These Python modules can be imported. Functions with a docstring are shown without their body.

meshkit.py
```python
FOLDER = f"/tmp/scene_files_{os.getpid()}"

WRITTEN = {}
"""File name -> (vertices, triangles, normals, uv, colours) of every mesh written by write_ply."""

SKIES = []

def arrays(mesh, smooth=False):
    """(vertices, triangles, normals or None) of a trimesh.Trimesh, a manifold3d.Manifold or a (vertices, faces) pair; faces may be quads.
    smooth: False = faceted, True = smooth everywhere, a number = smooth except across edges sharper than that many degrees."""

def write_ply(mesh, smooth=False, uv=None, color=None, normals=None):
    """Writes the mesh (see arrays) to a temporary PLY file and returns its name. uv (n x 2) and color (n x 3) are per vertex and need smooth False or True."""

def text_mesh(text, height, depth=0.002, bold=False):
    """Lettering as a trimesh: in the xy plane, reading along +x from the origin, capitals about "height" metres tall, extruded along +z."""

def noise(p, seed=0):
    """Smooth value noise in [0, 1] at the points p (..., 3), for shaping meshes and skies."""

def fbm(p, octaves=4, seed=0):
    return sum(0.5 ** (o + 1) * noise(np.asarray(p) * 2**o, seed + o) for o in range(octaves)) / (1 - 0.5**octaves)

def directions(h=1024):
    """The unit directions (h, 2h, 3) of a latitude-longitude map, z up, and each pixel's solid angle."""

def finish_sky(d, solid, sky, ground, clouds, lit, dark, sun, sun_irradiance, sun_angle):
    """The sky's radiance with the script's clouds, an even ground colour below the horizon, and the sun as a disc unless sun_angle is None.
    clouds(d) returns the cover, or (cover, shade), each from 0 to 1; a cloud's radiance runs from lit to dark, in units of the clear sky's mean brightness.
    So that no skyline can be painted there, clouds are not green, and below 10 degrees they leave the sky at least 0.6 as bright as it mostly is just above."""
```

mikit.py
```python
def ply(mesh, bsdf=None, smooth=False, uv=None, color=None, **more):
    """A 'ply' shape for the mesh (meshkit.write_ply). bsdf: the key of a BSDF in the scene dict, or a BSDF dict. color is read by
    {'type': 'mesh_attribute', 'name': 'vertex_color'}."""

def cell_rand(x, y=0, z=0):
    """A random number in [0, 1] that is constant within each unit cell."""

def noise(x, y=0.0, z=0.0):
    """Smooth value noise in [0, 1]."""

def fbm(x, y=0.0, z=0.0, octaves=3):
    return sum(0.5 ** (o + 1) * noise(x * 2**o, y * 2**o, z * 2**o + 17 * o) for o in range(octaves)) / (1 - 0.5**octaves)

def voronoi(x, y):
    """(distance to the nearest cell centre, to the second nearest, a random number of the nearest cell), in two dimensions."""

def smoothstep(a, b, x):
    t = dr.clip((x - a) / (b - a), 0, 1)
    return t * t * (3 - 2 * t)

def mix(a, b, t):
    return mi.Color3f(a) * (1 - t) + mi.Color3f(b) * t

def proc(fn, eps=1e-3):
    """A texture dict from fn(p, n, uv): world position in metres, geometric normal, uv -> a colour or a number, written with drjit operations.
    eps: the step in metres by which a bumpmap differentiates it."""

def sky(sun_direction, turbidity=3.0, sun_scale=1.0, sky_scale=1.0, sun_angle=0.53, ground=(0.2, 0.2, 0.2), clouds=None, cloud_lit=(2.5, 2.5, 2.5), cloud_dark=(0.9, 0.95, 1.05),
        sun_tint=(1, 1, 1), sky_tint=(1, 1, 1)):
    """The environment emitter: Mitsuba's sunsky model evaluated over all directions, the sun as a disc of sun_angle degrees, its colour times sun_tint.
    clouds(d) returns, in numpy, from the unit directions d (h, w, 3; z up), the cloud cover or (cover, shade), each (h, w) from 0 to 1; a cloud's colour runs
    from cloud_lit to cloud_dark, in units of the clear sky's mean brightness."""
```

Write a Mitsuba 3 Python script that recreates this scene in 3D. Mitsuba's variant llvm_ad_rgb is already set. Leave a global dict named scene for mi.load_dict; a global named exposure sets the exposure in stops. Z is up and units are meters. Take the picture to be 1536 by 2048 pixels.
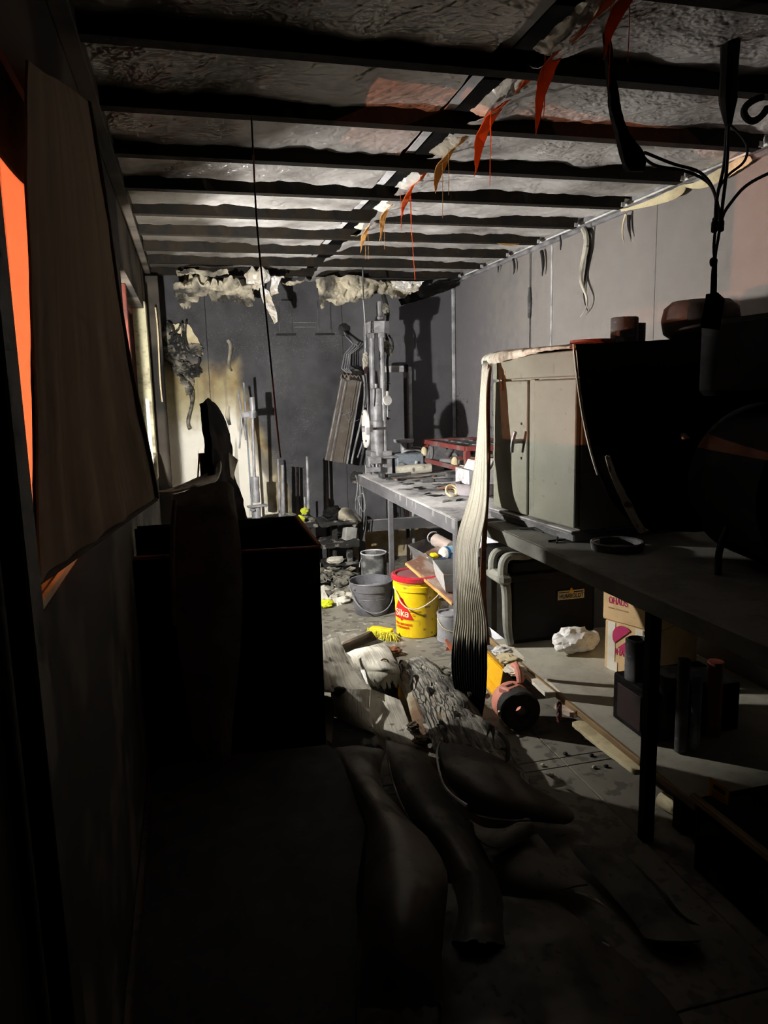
import math, random
import numpy as np, trimesh
import drjit as dr
import mitsuba as mi
import mikit, meshkit
from mikit import proc, noise, fbm, smoothstep, mix, voronoi
from scipy.interpolate import RectBivariateSpline, CubicSpline
from shapely.geometry import Polygon

T = mi.ScalarTransform4f
scene, labels = {}, {}
rng = random.Random(7)
np.random.seed(7)

# ------------------------------------------------------------------ camera, lights, exposure
exposure = 0.0
YAW, PITCH, ROLL = 0.2516108, 0.16280164, 0.02481277
_f = np.array([math.sin(YAW) * math.cos(PITCH), math.cos(YAW) * math.cos(PITCH), -math.sin(PITCH)])
_r = np.array([math.cos(YAW), -math.sin(YAW), 0.0])
_d = np.cross(_f, _r)
_up = -(-math.sin(ROLL) * _r + math.cos(ROLL) * _d)
EYE = np.array([0, 0, 1.55])
scene['camera'] = {'type': 'perspective', 'fov': math.degrees(2 * math.atan(768 / 1487.2)), 'fov_axis': 'x', 'near_clip': 0.02, 'far_clip': 60.0,
                   'to_world': T().look_at(origin=EYE.tolist(), target=(EYE + _f).tolist(), up=_up.tolist())}
# faint night sky outside
scene['night_sky'] = {'type': 'constant', 'radiance': {'type': 'rgb', 'value': [0.0006, 0.0006, 0.0007]}}
# white hand lamp left on the sill of the far window (its housing is built with the window)
LAMP, AIM = np.array([-0.29, 3.95, 1.36]), np.array([0.86, 0.50, 0.0])
LAMP_POWER = 20500.0
# orange street light outside the near window
scene['street_light'] = {'type': 'spot', 'to_world': T().look_at(origin=[-2.6, 1.55, 1.12], target=[-0.275, 1.42, 1.62], up=[0, 0, 1]),
                         'intensity': {'type': 'rgb', 'value': [42.0, 13.0, 5.8]}, 'cutoff_angle': 42.0, 'beam_width': 12.0}

# ------------------------------------------------------------------ dimensions
XL, XR, YB, YF, ZC, ZB = -0.26, 2.41, 6.6, -0.7, 2.51, 2.465   # left, right, back, front walls; foil, underside of the beams

# ------------------------------------------------------------------ materials
def C(*c): return {'type': 'rgb', 'value': list(c)}

def grime_weight(p, n, uv):
    g = fbm(p.x * 9, p.y * 9, p.z * 9, octaves=4)
    s = noise(p.x * 70, p.y * 70, p.z * 70)
    return dr.clip(smoothstep(0.42, 0.68, g) * 0.75 + smoothstep(0.72, 0.86, s) * 0.4, 0, 1)
GRIME = proc(grime_weight)

def heavy_weight(p, n, uv):
    g = fbm(p.x * 14, p.y * 14, p.z * 14, octaves=4)
    return smoothstep(0.36, 0.6, g)
HEAVY = proc(heavy_weight)

def wrap(b): return {'type': 'twosided', 'bsdf': b}

def principled(col, rough=0.6, metal=0.0, spec=0.4, **k):
    return {'type': 'principled', 'base_color': col, 'roughness': rough, 'metallic': metal, 'specular': spec, **k}

def mat(name, col, rough=0.6, metal=0.0, dirt=(0.02, 0.019, 0.018), weight=None, spec=0.4, **k):
    """a base colour with soot specks from one shared pattern"""
    a = principled(C(*col), rough, metal, spec, **k)
    b = principled(C(*dirt), 0.85, 0.0, 0.2)
    scene[name] = wrap({'type': 'blendbsdf', 'weight': weight or GRIME, 'a': a, 'b': b})
    return name

def tex(name, fn, rough=0.75, metal=0.0, spec=0.3, bump=None, eps=1e-3, **k):
    b = principled(proc(fn), rough, metal, spec, **k)
    if bump: b = {'type': 'bumpmap', 'arbitrary': proc(bump[0], eps), 'scale': bump[1], 'bsdf': b}
    scene[name] = wrap(b)
    return name

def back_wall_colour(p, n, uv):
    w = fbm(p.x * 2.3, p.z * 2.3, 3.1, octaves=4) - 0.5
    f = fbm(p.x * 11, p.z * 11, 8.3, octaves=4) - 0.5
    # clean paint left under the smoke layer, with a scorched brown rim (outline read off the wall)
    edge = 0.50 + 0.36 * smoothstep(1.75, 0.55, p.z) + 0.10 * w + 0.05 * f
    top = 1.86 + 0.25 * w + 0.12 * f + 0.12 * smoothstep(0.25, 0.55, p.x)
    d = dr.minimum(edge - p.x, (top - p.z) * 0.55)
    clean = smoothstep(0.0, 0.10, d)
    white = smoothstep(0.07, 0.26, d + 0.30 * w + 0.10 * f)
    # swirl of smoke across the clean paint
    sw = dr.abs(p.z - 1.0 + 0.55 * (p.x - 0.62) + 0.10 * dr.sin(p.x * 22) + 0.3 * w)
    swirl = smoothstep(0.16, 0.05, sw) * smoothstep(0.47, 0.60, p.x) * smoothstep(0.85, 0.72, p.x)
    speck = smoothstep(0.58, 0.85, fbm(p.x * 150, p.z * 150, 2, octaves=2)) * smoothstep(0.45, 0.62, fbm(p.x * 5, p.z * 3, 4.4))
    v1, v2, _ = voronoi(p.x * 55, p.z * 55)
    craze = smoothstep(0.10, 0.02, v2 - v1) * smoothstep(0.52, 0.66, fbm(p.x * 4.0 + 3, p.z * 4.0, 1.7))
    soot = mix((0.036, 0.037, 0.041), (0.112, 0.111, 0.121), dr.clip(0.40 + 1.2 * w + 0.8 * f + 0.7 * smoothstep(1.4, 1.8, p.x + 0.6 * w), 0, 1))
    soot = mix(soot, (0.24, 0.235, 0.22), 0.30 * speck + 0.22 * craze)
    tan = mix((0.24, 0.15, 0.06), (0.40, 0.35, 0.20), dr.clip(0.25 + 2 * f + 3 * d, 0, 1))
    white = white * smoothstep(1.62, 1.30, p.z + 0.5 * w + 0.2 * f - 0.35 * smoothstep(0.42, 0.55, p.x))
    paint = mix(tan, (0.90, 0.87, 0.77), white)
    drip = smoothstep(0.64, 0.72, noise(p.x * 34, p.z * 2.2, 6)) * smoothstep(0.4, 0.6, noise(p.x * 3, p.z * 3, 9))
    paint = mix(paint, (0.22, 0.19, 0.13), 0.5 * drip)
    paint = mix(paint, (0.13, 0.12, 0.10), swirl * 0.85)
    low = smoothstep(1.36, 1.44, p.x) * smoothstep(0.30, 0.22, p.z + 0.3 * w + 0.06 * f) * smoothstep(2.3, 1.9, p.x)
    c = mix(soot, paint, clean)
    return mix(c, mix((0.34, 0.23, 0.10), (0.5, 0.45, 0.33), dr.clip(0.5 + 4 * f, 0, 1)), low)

def plaster_bump(p, n, uv): return fbm(p.x * 38, p.y * 38, p.z * 38, octaves=3)

def right_wall_colour(p, n, uv):
    w = fbm(p.y * 1.7, p.z * 1.7, 5.0, octaves=4) - 0.5
    f = fbm(p.y * 16, p.z * 16, 1.0, octaves=3) - 0.5
    c = mix((0.215, 0.198, 0.186), (0.27, 0.25, 0.236), dr.clip(0.5 + 1.3 * w + 0.25 * f, 0, 1))
    spots = smoothstep(0.80, 0.86, noise(p.y * 55, p.z * 40, 3)) * smoothstep(0.5, 0.62, fbm(p.y * 2.1, p.z * 2.1, 9.0)) * smoothstep(4.6, 5.0, p.y) * smoothstep(1.75, 1.5, p.z)
    streak = smoothstep(0.62, 0.75, noise(p.y * 24, p.z * 1.6, 7))
    soot = smoothstep(5.15, 6.2, p.y + 1.6 * w + 0.9 * f)
    c = mix(c, (0.165, 0.160, 0.180), soot * 0.75)
    c = mix(c, (0.2, 0.195, 0.2), 0.12 * streak)
    return mix(c, (0.03, 0.03, 0.032), 0.8 * spots)

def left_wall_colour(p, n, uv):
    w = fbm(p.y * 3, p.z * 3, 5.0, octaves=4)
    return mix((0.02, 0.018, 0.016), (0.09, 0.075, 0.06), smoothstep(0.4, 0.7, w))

def floor_colour(p, n, uv):
    w = fbm(p.x * 3, p.y * 3, 2.0, octaves=4)
    f = fbm(p.x * 26, p.y * 26, 4.0, octaves=3)
    c = mix((0.11, 0.10, 0.08), (0.225, 0.21, 0.175), dr.clip(1.6 * w - 0.3, 0, 1))
    c = mix(c, (0.055, 0.052, 0.047), smoothstep(0.55, 0.72, f) * 0.6)
    flake = smoothstep(0.74, 0.80, noise(p.x * 38, p.y * 38, 1)) * smoothstep(0.5, 0.6, fbm(p.x * 4, p.y * 4, 6.0)) * smoothstep(4.2, 4.6, p.y + w)
    c = mix(c, (0.30, 0.295, 0.27), 0.7 * flake)
    return c

def foil_colour(p, n, uv):
    edge = smoothstep(0.55, 0.10, p.x + 0.9 * (fbm(p.x * 3, p.y * 2.2, 12.0, octaves=4) - 0.5))  # left foil darkened: soot flecks and dimmer light, both put into the colour
    w = fbm(p.x * 4, p.y * 4, 7.0, octaves=4)
    f = fbm(p.x * 40, p.y * 40, 3.0, octaves=2)
    c = mix((0.22, 0.207, 0.195), (0.58, 0.56, 0.545), dr.clip(1.9 * w - 0.35 + 0.3 * (f - 0.5), 0, 1))
    return mix(c, mix((0.035, 0.031, 0.027), (0.12, 0.108, 0.09), dr.clip(2 * w - 0.5, 0, 1)), edge)

def ash_colour(p, n, uv):
    g = fbm(uv.x * 5, uv.y * 60, 3.0, octaves=3)
    w = fbm(p.x * 9, p.y * 9, p.z * 9, octaves=4)
    c = mix((0.22, 0.205, 0.165), (0.70, 0.67, 0.57), dr.clip(0.9 * g + 1.8 * w - 0.75, 0, 1))
    s = smoothstep(0.64, 0.74, fbm(p.x * 22, p.y * 22, p.z * 22, octaves=3))
    return mix(c, (0.03, 0.028, 0.025), 0.75 * s)

def fringe_colour(p, n, uv):
    """pale ash that ends in a ragged fringe, charred black beyond it (along uv.x)"""
    e = noise(uv.y * 34, 0.5, 2.0) * 0.085 + noise(uv.y * 90, 0.2, 5.0) * 0.035
    burnt = smoothstep(-0.012, 0.012, uv.x - 0.715 - e)
    g = fbm(uv.x * 3, uv.y * 46, 1.0, octaves=3)
    line = smoothstep(0.62, 0.8, noise(uv.y * 52, uv.x * 2.5, 8))
    c = mix((0.36, 0.335, 0.27), (0.62, 0.59, 0.50), dr.clip(1.5 * g - 0.2, 0, 1))
    c = mix(c, (0.16, 0.14, 0.11), 0.55 * line)
    return mix(c, (0.008, 0.0075, 0.007), burnt)

def char_colour(p, n, uv):
    g = fbm(p.x * 20, p.y * 20, p.z * 20, octaves=4)
    s = smoothstep(0.56, 0.72, g)
    return mix((0.022, 0.021, 0.02), (0.21, 0.2, 0.18), s)

def wood_char_colour(p, n, uv):
    g = fbm(uv.x * 6, uv.y * 40, 3.0, octaves=4)
    w = fbm(p.x * 12, p.y * 12, p.z * 12, octaves=4)
    v1, v2, _ = voronoi(uv.x * 6 + 2 * noise(uv.x * 9, uv.y * 9), uv.y * 22)
    c = mix((0.05, 0.047, 0.043), (0.36, 0.34, 0.29), dr.clip(1.5 * g + 1.5 * w - 1.0, 0, 1))
    c = mix(c, (0.012, 0.011, 0.010), 0.8 * smoothstep(0.14, 0.02, v2 - v1) * smoothstep(0.35, 0.6, w))
    return mix(c, (0.36, 0.30, 0.20), 0.6 * smoothstep(0.66, 0.75, w))

def wool_colour(p, n, uv):
    w = fbm(p.x * 7, p.z * 7, p.y * 7, octaves=4)
    return mix((0.06, 0.057, 0.05), (0.56, 0.51, 0.39), dr.clip(3.4 * w - 1.3, 0, 1))

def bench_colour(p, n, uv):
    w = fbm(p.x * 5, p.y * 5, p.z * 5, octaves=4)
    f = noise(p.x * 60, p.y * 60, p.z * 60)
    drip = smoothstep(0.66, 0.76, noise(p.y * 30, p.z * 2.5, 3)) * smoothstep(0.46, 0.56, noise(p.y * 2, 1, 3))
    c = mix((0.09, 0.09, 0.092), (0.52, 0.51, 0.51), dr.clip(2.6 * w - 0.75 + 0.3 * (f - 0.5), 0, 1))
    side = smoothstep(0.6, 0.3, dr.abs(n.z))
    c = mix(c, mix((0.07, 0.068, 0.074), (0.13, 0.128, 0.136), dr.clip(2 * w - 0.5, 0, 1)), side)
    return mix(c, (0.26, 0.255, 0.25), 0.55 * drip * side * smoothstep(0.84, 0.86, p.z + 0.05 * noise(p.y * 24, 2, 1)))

def timber_colour(p, n, uv):
    g = fbm(p.x * 8 + p.y * 8, p.z * 70, 2.0, octaves=3)
    return mix((0.17, 0.105, 0.05), (0.33, 0.23, 0.12), g)

def steel_colour(p, n, uv):
    w = fbm(p.x * 16, p.y * 16, p.z * 16, octaves=4)
    return mix((0.15, 0.15, 0.158), (0.40, 0.40, 0.42), dr.clip(2 * w - 0.5, 0, 1))

def cabinet_colour(p, n, uv):
    w = fbm(p.y * 6, p.z * 6, p.x * 6, octaves=4)
    s = smoothstep(0.90, 0.94, noise(p.y * 30, p.z * 30, 3))
    c = mix((0.145, 0.146, 0.112), (0.185, 0.185, 0.144), dr.clip(1.8 * w - 0.4, 0, 1))
    return mix(c, (0.10, 0.09, 0.07), 0.5 * s)

def rubble_colour(p, n, uv):
    w = fbm(p.x * 25, p.y * 25, p.z * 25, octaves=3)
    c = mix((0.03, 0.03, 0.028), (0.30, 0.285, 0.23), dr.clip(2.2 * w - 0.7, 0, 1))
    return c

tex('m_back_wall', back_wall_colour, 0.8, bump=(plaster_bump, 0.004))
tex('m_right_wall', right_wall_colour, 0.7, bump=(plaster_bump, 0.002))
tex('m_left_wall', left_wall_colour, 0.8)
tex('m_floor', floor_colour, 0.7)
def foil_bump(p, n, uv):
    return dr.abs(fbm(p.x * 17 + p.y * 9, p.y * 4 - p.x * 2, 3.0, octaves=4) - 0.5) + 0.4 * fbm(p.x * 60, p.y * 60, 1.0, octaves=2)
tex('m_foil', foil_colour, 0.38, 0.3, 0.5, bump=(foil_bump, 0.018))
tex('m_ash', ash_colour, 0.85)
tex('m_fringe', fringe_colour, 0.9, spec=0.06)
tex('m_char', char_colour, 0.8)
def crack_bump(p, n, uv):
    v1, v2, _ = voronoi(uv.x * 6 + 2 * noise(uv.x * 9, uv.y * 9), uv.y * 22)
    return smoothstep(0.0, 0.25, v2 - v1) + 0.8 * fbm(uv.x * 8, uv.y * 60, 3.0, octaves=3)
tex('m_wood_char', wood_char_colour, 0.85, bump=(crack_bump, 0.012))
tex('m_wool', wool_colour, 0.9)
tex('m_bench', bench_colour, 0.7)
tex('m_timber', timber_colour, 0.6)
tex('m_steel', steel_colour, 0.5, 0.25)
tex('m_cabinet', cabinet_colour, 0.5)
tex('m_rubble', rubble_colour, 0.9)
mat('m_black', (0.006, 0.0055, 0.0055), 0.75, dirt=(0.014, 0.013, 0.012), spec=0.06)
mat('m_rubber', (0.018, 0.017, 0.016), 0.75, dirt=(0.045, 0.04, 0.036))
mat('m_case', (0.007, 0.007, 0.0068), 0.6, dirt=(0.013, 0.0125, 0.0115), spec=0.15)
mat('m_case_rib', (0.26, 0.26, 0.225), 0.7, dirt=(0.14, 0.14, 0.12))
mat('m_silver', (0.94, 0.92, 0.87), 0.3, 0.4, weight=GRIME, dirt=(0.50, 0.44, 0.33))
mat('m_grey_foil', (0.50, 0.48, 0.45), 0.42, 0.5, dirt=(0.20, 0.185, 0.16))
mat('m_white', (0.78, 0.77, 0.74), 0.5, dirt=(0.40, 0.39, 0.36))
mat('m_dusty_white', (0.52, 0.52, 0.54), 0.6, dirt=(0.22, 0.22, 0.23))
mat('m_red', (0.19, 0.040, 0.035), 0.6, dirt=(0.16, 0.13, 0.125))
mat('m_pail_red', (0.50, 0.015, 0.03), 0.4, dirt=(0.22, 0.04, 0.045))
scene['m_pail_print'] = wrap(principled(C(0.58, 0.02, 0.015), 0.45))
def pail_colour(p, n, uv):
    s = smoothstep(0.73, 0.79, noise(p.x * 30 + p.y * 30, p.z * 34, 3.3))
    w = fbm(p.x * 10, p.y * 10, p.z * 10, octaves=3)
    return mix(mix((0.86, 0.62, 0.008), (0.78, 0.52, 0.01), w), (0.26, 0.15, 0.03), 0.85 * s)
tex('m_pail_yellow', pail_colour, 0.38, spec=0.5)
mat('m_orange_plastic', (0.62, 0.10, 0.02), 0.35, dirt=(0.35, 0.09, 0.03))
scene['m_melt_orange'] = {'type': 'principledthin', 'base_color': C(0.95, 0.27, 0.08), 'roughness': 0.35, 'diff_trans': 1.1}
scene['m_melt_amber'] = {'type': 'principledthin', 'base_color': C(0.72, 0.42, 0.15), 'roughness': 0.4, 'diff_trans': 0.8}
mat('m_maroon', (0.022, 0.008, 0.008), 0.7)
mat('m_frame_red', (0.20, 0.05, 0.035), 0.6, dirt=(0.06, 0.03, 0.025))
mat('m_pale_jamb', (0.55, 0.51, 0.33), 0.6, dirt=(0.22, 0.19, 0.12))
mat('m_cardboard', (0.60, 0.42, 0.22), 0.8, dirt=(0.52, 0.36, 0.185))
scene['m_magenta'] = wrap(principled(C(0.42, 0.02, 0.10), 0.6))
mat('m_tape', (0.72, 0.68, 0.58), 0.45, dirt=(0.58, 0.53, 0.43))
scene['m_glass_dark'] = wrap(principled(C(0.01, 0.01, 0.011), 0.15, 0, 0.5))
mat('m_pink', (0.66, 0.26, 0.19), 0.55, dirt=(0.5, 0.2, 0.14))
mat('m_amber', (0.80, 0.42, 0.012), 0.45, dirt=(0.62, 0.30, 0.02))
mat('m_cream', (0.72, 0.63, 0.40), 0.6, dirt=(0.50, 0.42, 0.26))
mat('m_copper', (0.30, 0.22, 0.18), 0.5, 0.4)
mat('m_fin', (0.11, 0.09, 0.075), 0.6, 0.2, dirt=(0.16, 0.145, 0.125))
mat('m_blue_grey', (0.20, 0.235, 0.27), 0.55, dirt=(0.10, 0.11, 0.12))
mat('m_ash_cloth', (0.15, 0.142, 0.122), 0.9, dirt=(0.05, 0.046, 0.04))
mat('m_bench_near', (0.15, 0.15, 0.13), 0.65, dirt=(0.10, 0.099, 0.087))
mat('m_lid_dust', (0.20, 0.055, 0.06), 0.7, dirt=(0.14, 0.09, 0.09))
mat('m_dark_sheet', (0.062, 0.053, 0.043), 0.5, dirt=(0.03, 0.026, 0.022), spec=0.5)
mat('m_bright_yellow', (0.68, 0.75, 0.02), 0.6, dirt=(0.35, 0.37, 0.05))
mat('m_label_blue', (0.02, 0.09, 0.30), 0.5, dirt=(0.02, 0.06, 0.2))
mat('m_sky_blue', (0.30, 0.62, 0.72), 0.5, dirt=(0.25, 0.5, 0.6))
mat('m_rust', (0.20, 0.075, 0.03), 0.8, dirt=(0.06, 0.03, 0.02))
mat('m_terracotta', (0.50, 0.15, 0.08), 0.8, dirt=(0.36, 0.12, 0.07))
mat('m_ink', (0.012, 0.012, 0.012), 0.6)
mat('m_dust_black', (0.05, 0.05, 0.052), 0.7, dirt=(0.16, 0.16, 0.165))
def curtain_colour(p, n, uv):
    g = fbm(p.x * 30 + p.y * 30, p.z * 3, 3.0, octaves=3)
    return mix((0.27, 0.215, 0.16), (0.42, 0.345, 0.265), g)
scene['m_curtain'] = {'type': 'principledthin', 'base_color': proc(curtain_colour), 'roughness': 0.8, 'diff_trans': 0.14}
scene['m_orange_cloth'] = {'type': 'principledthin', 'base_color': C(0.88, 0.66, 0.55), 'roughness': 0.8, 'diff_trans': 1.6}
tex('m_hanging', ash_colour, 0.85)

# ------------------------------------------------------------------ helpers
def numbered(k):
    if k not in scene and k not in labels: return k
    i = 1
    while f'{k}_{i:03d}' in scene or f'{k}_{i:03d}' in labels: i += 1
    return f'{k}_{i:03d}'

def thing(name, label, cat, group=None):
    k = numbered(name)
    labels[k] = {'label': label, 'category': cat}
    if group: labels[k]['group'] = group
    return k

def part(parent, name, mesh, m, smooth=30, label=None, kind=None, **kw):
    k = parent + '__' + name
    if k in scene:
        i = 1
        while f'{k}_{i:03d}' in scene: i += 1
        k = f'{k}_{i:03d}'
    put(k, mesh, m, smooth, **kw)
    if label or kind:
        labels[k] = {}
        if label: labels[k]['label'] = label
        if kind: labels[k]['kind'] = kind
    return k

def put(k, mesh, m, smooth=30, **kw):
    if isinstance(mesh, tuple):
        mesh, uv = mesh
        scene[k] = mikit.ply(mesh, m, smooth=True, uv=uv, **kw)
    else:
        scene[k] = mikit.ply(mesh, m, smooth=smooth, **kw)

def single(name, label, cat, mesh, m, smooth=30, group=None, **kw):
    k = thing(name, label, cat, group)
    put(k, mesh, m, smooth, **kw)
    return k

def struct(name, mesh, m, smooth=False, **kw):
    put(name, mesh, m, smooth, **kw)
    labels[name] = {'kind': 'structure'}
    return name

def V(*a): return np.array(a, float)
def cat(*ms): return trimesh.util.concatenate([m for m in ms])

def rot(m, rx=0, ry=0, rz=0, about=None):
    R = trimesh.transformations.euler_matrix(math.radians(rx), math.radians(ry), math.radians(rz))
    m = m.copy()
    a = m.bounds.mean(0) if about is None else np.asarray(about, float)
    m.apply_translation(-a); m.apply_transform(R); m.apply_translation(a)
    return m

def bx(x0, x1, y0, y1, z0, z1, bev=0.004):
    lo, hi = np.minimum((x0, y0, z0), (x1, y1, z1)), np.maximum((x0, y0, z0), (x1, y1, z1))
    b = min(bev, 0.3 * (hi - lo).min())
    pts = []
    for sx in (0, 1):
        for sy in (0, 1):
            for sz in (0, 1):
                c = np.where([sx, sy, sz], hi, lo)
                d = np.where([sx, sy, sz], -b, b)
                for k in range(3):
                    q = c + d; q[k] = c[k]; pts.append(q)
    return trimesh.convex.convex_hull(np.array(pts))

def cb(c, s, bev=0.004, rx=0, ry=0, rz=0):
    c, s = np.array(c, float), np.array(s, float) / 2
    return rot(bx(c[0] - s[0], c[0] + s[0], c[1] - s[1], c[1] + s[1], c[2] - s[2], c[2] + s[2], bev), rx, ry, rz, c)

def beam_between(a, b, w, h, bev=0.003, up=(0, 0, 1)):
    """a bar of width w and height h from a to b"""
    a, b = np.array(a, float), np.array(b, float)
    z = b - a; L = np.linalg.norm(z); z /= L
    x = np.cross(up, z)
    if np.linalg.norm(x) < 1e-3: x = np.cross((1, 0, 0), z)
    x /= np.linalg.norm(x); y = np.cross(z, x)
    m = bx(-w / 2, w / 2, -h / 2, h / 2, 0, L, bev)
    M = np.eye(4); M[:3, 0], M[:3, 1], M[:3, 2], M[:3, 3] = x, y, z, a
    m.apply_transform(M)
    return m

def spline(pts, n):
    pts = np.array(pts, float)
    if len(pts) < 3: return np.linspace(pts[0], pts[-1], n)
    t = np.r_[0, np.cumsum(np.linalg.norm(np.diff(pts, axis=0), axis=1))]
    return CubicSpline(t, pts)(np.linspace(0, t[-1], n))

def tube(pts, r, n=8, smooth_n=0):
    """a round tube along points; r a radius or one per point"""
    pts = np.array(pts, float)
    r = np.full(len(pts), r, float) if np.isscalar(r) else np.array(r, float)
    if smooth_n:
        t = np.r_[0, np.cumsum(np.linalg.norm(np.diff(pts, axis=0), axis=1))]
        q = np.linspace(0, t[-1], smooth_n)
        r = np.interp(q, t, r); pts = spline(pts, smooth_n)
    tg = np.gradient(pts, axis=0); tg /= np.linalg.norm(tg, axis=1, keepdims=True) + 1e-12
    a = np.cross(tg[0], (0.31, 0.2, 0.93)); a /= np.linalg.norm(a)
    ring = np.arange(n) * 2 * math.pi / n
    vs = []
    for i in range(len(pts)):
        a = a - tg[i] * (a @ tg[i]); a /= np.linalg.norm(a)
        b = np.cross(tg[i], a)
        vs.append(pts[i] + r[i] * (np.cos(ring)[:, None] * a + np.sin(ring)[:, None] * b))
    v = np.vstack(vs + [pts[:1], pts[-1:]])
    f = []
    for i in range(len(pts) - 1):
        for j in range(n):
            k = (j + 1) % n
            f += [[i * n + j, i * n + k, (i + 1) * n + k], [i * n + j, (i + 1) * n + k, (i + 1) * n + j]]
    e0, e1, o = len(pts) * n, len(pts) * n + 1, (len(pts) - 1) * n
    for j in range(n):
        k = (j + 1) % n
        f += [[e0, k, j], [e1, o + j, o + k]]
    return trimesh.Trimesh(v, f, process=False)

def cyl(a, b, r, n=20): return tube([a, b], r, n)

def lathe(profile, at=(0, 0, 0), n=40):
    """profile of (radius, z), closed to the axis by the caller"""
    m = trimesh.creation.revolve(np.array(profile, float), sections=n)
    m.apply_translation(at)
    return m

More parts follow.
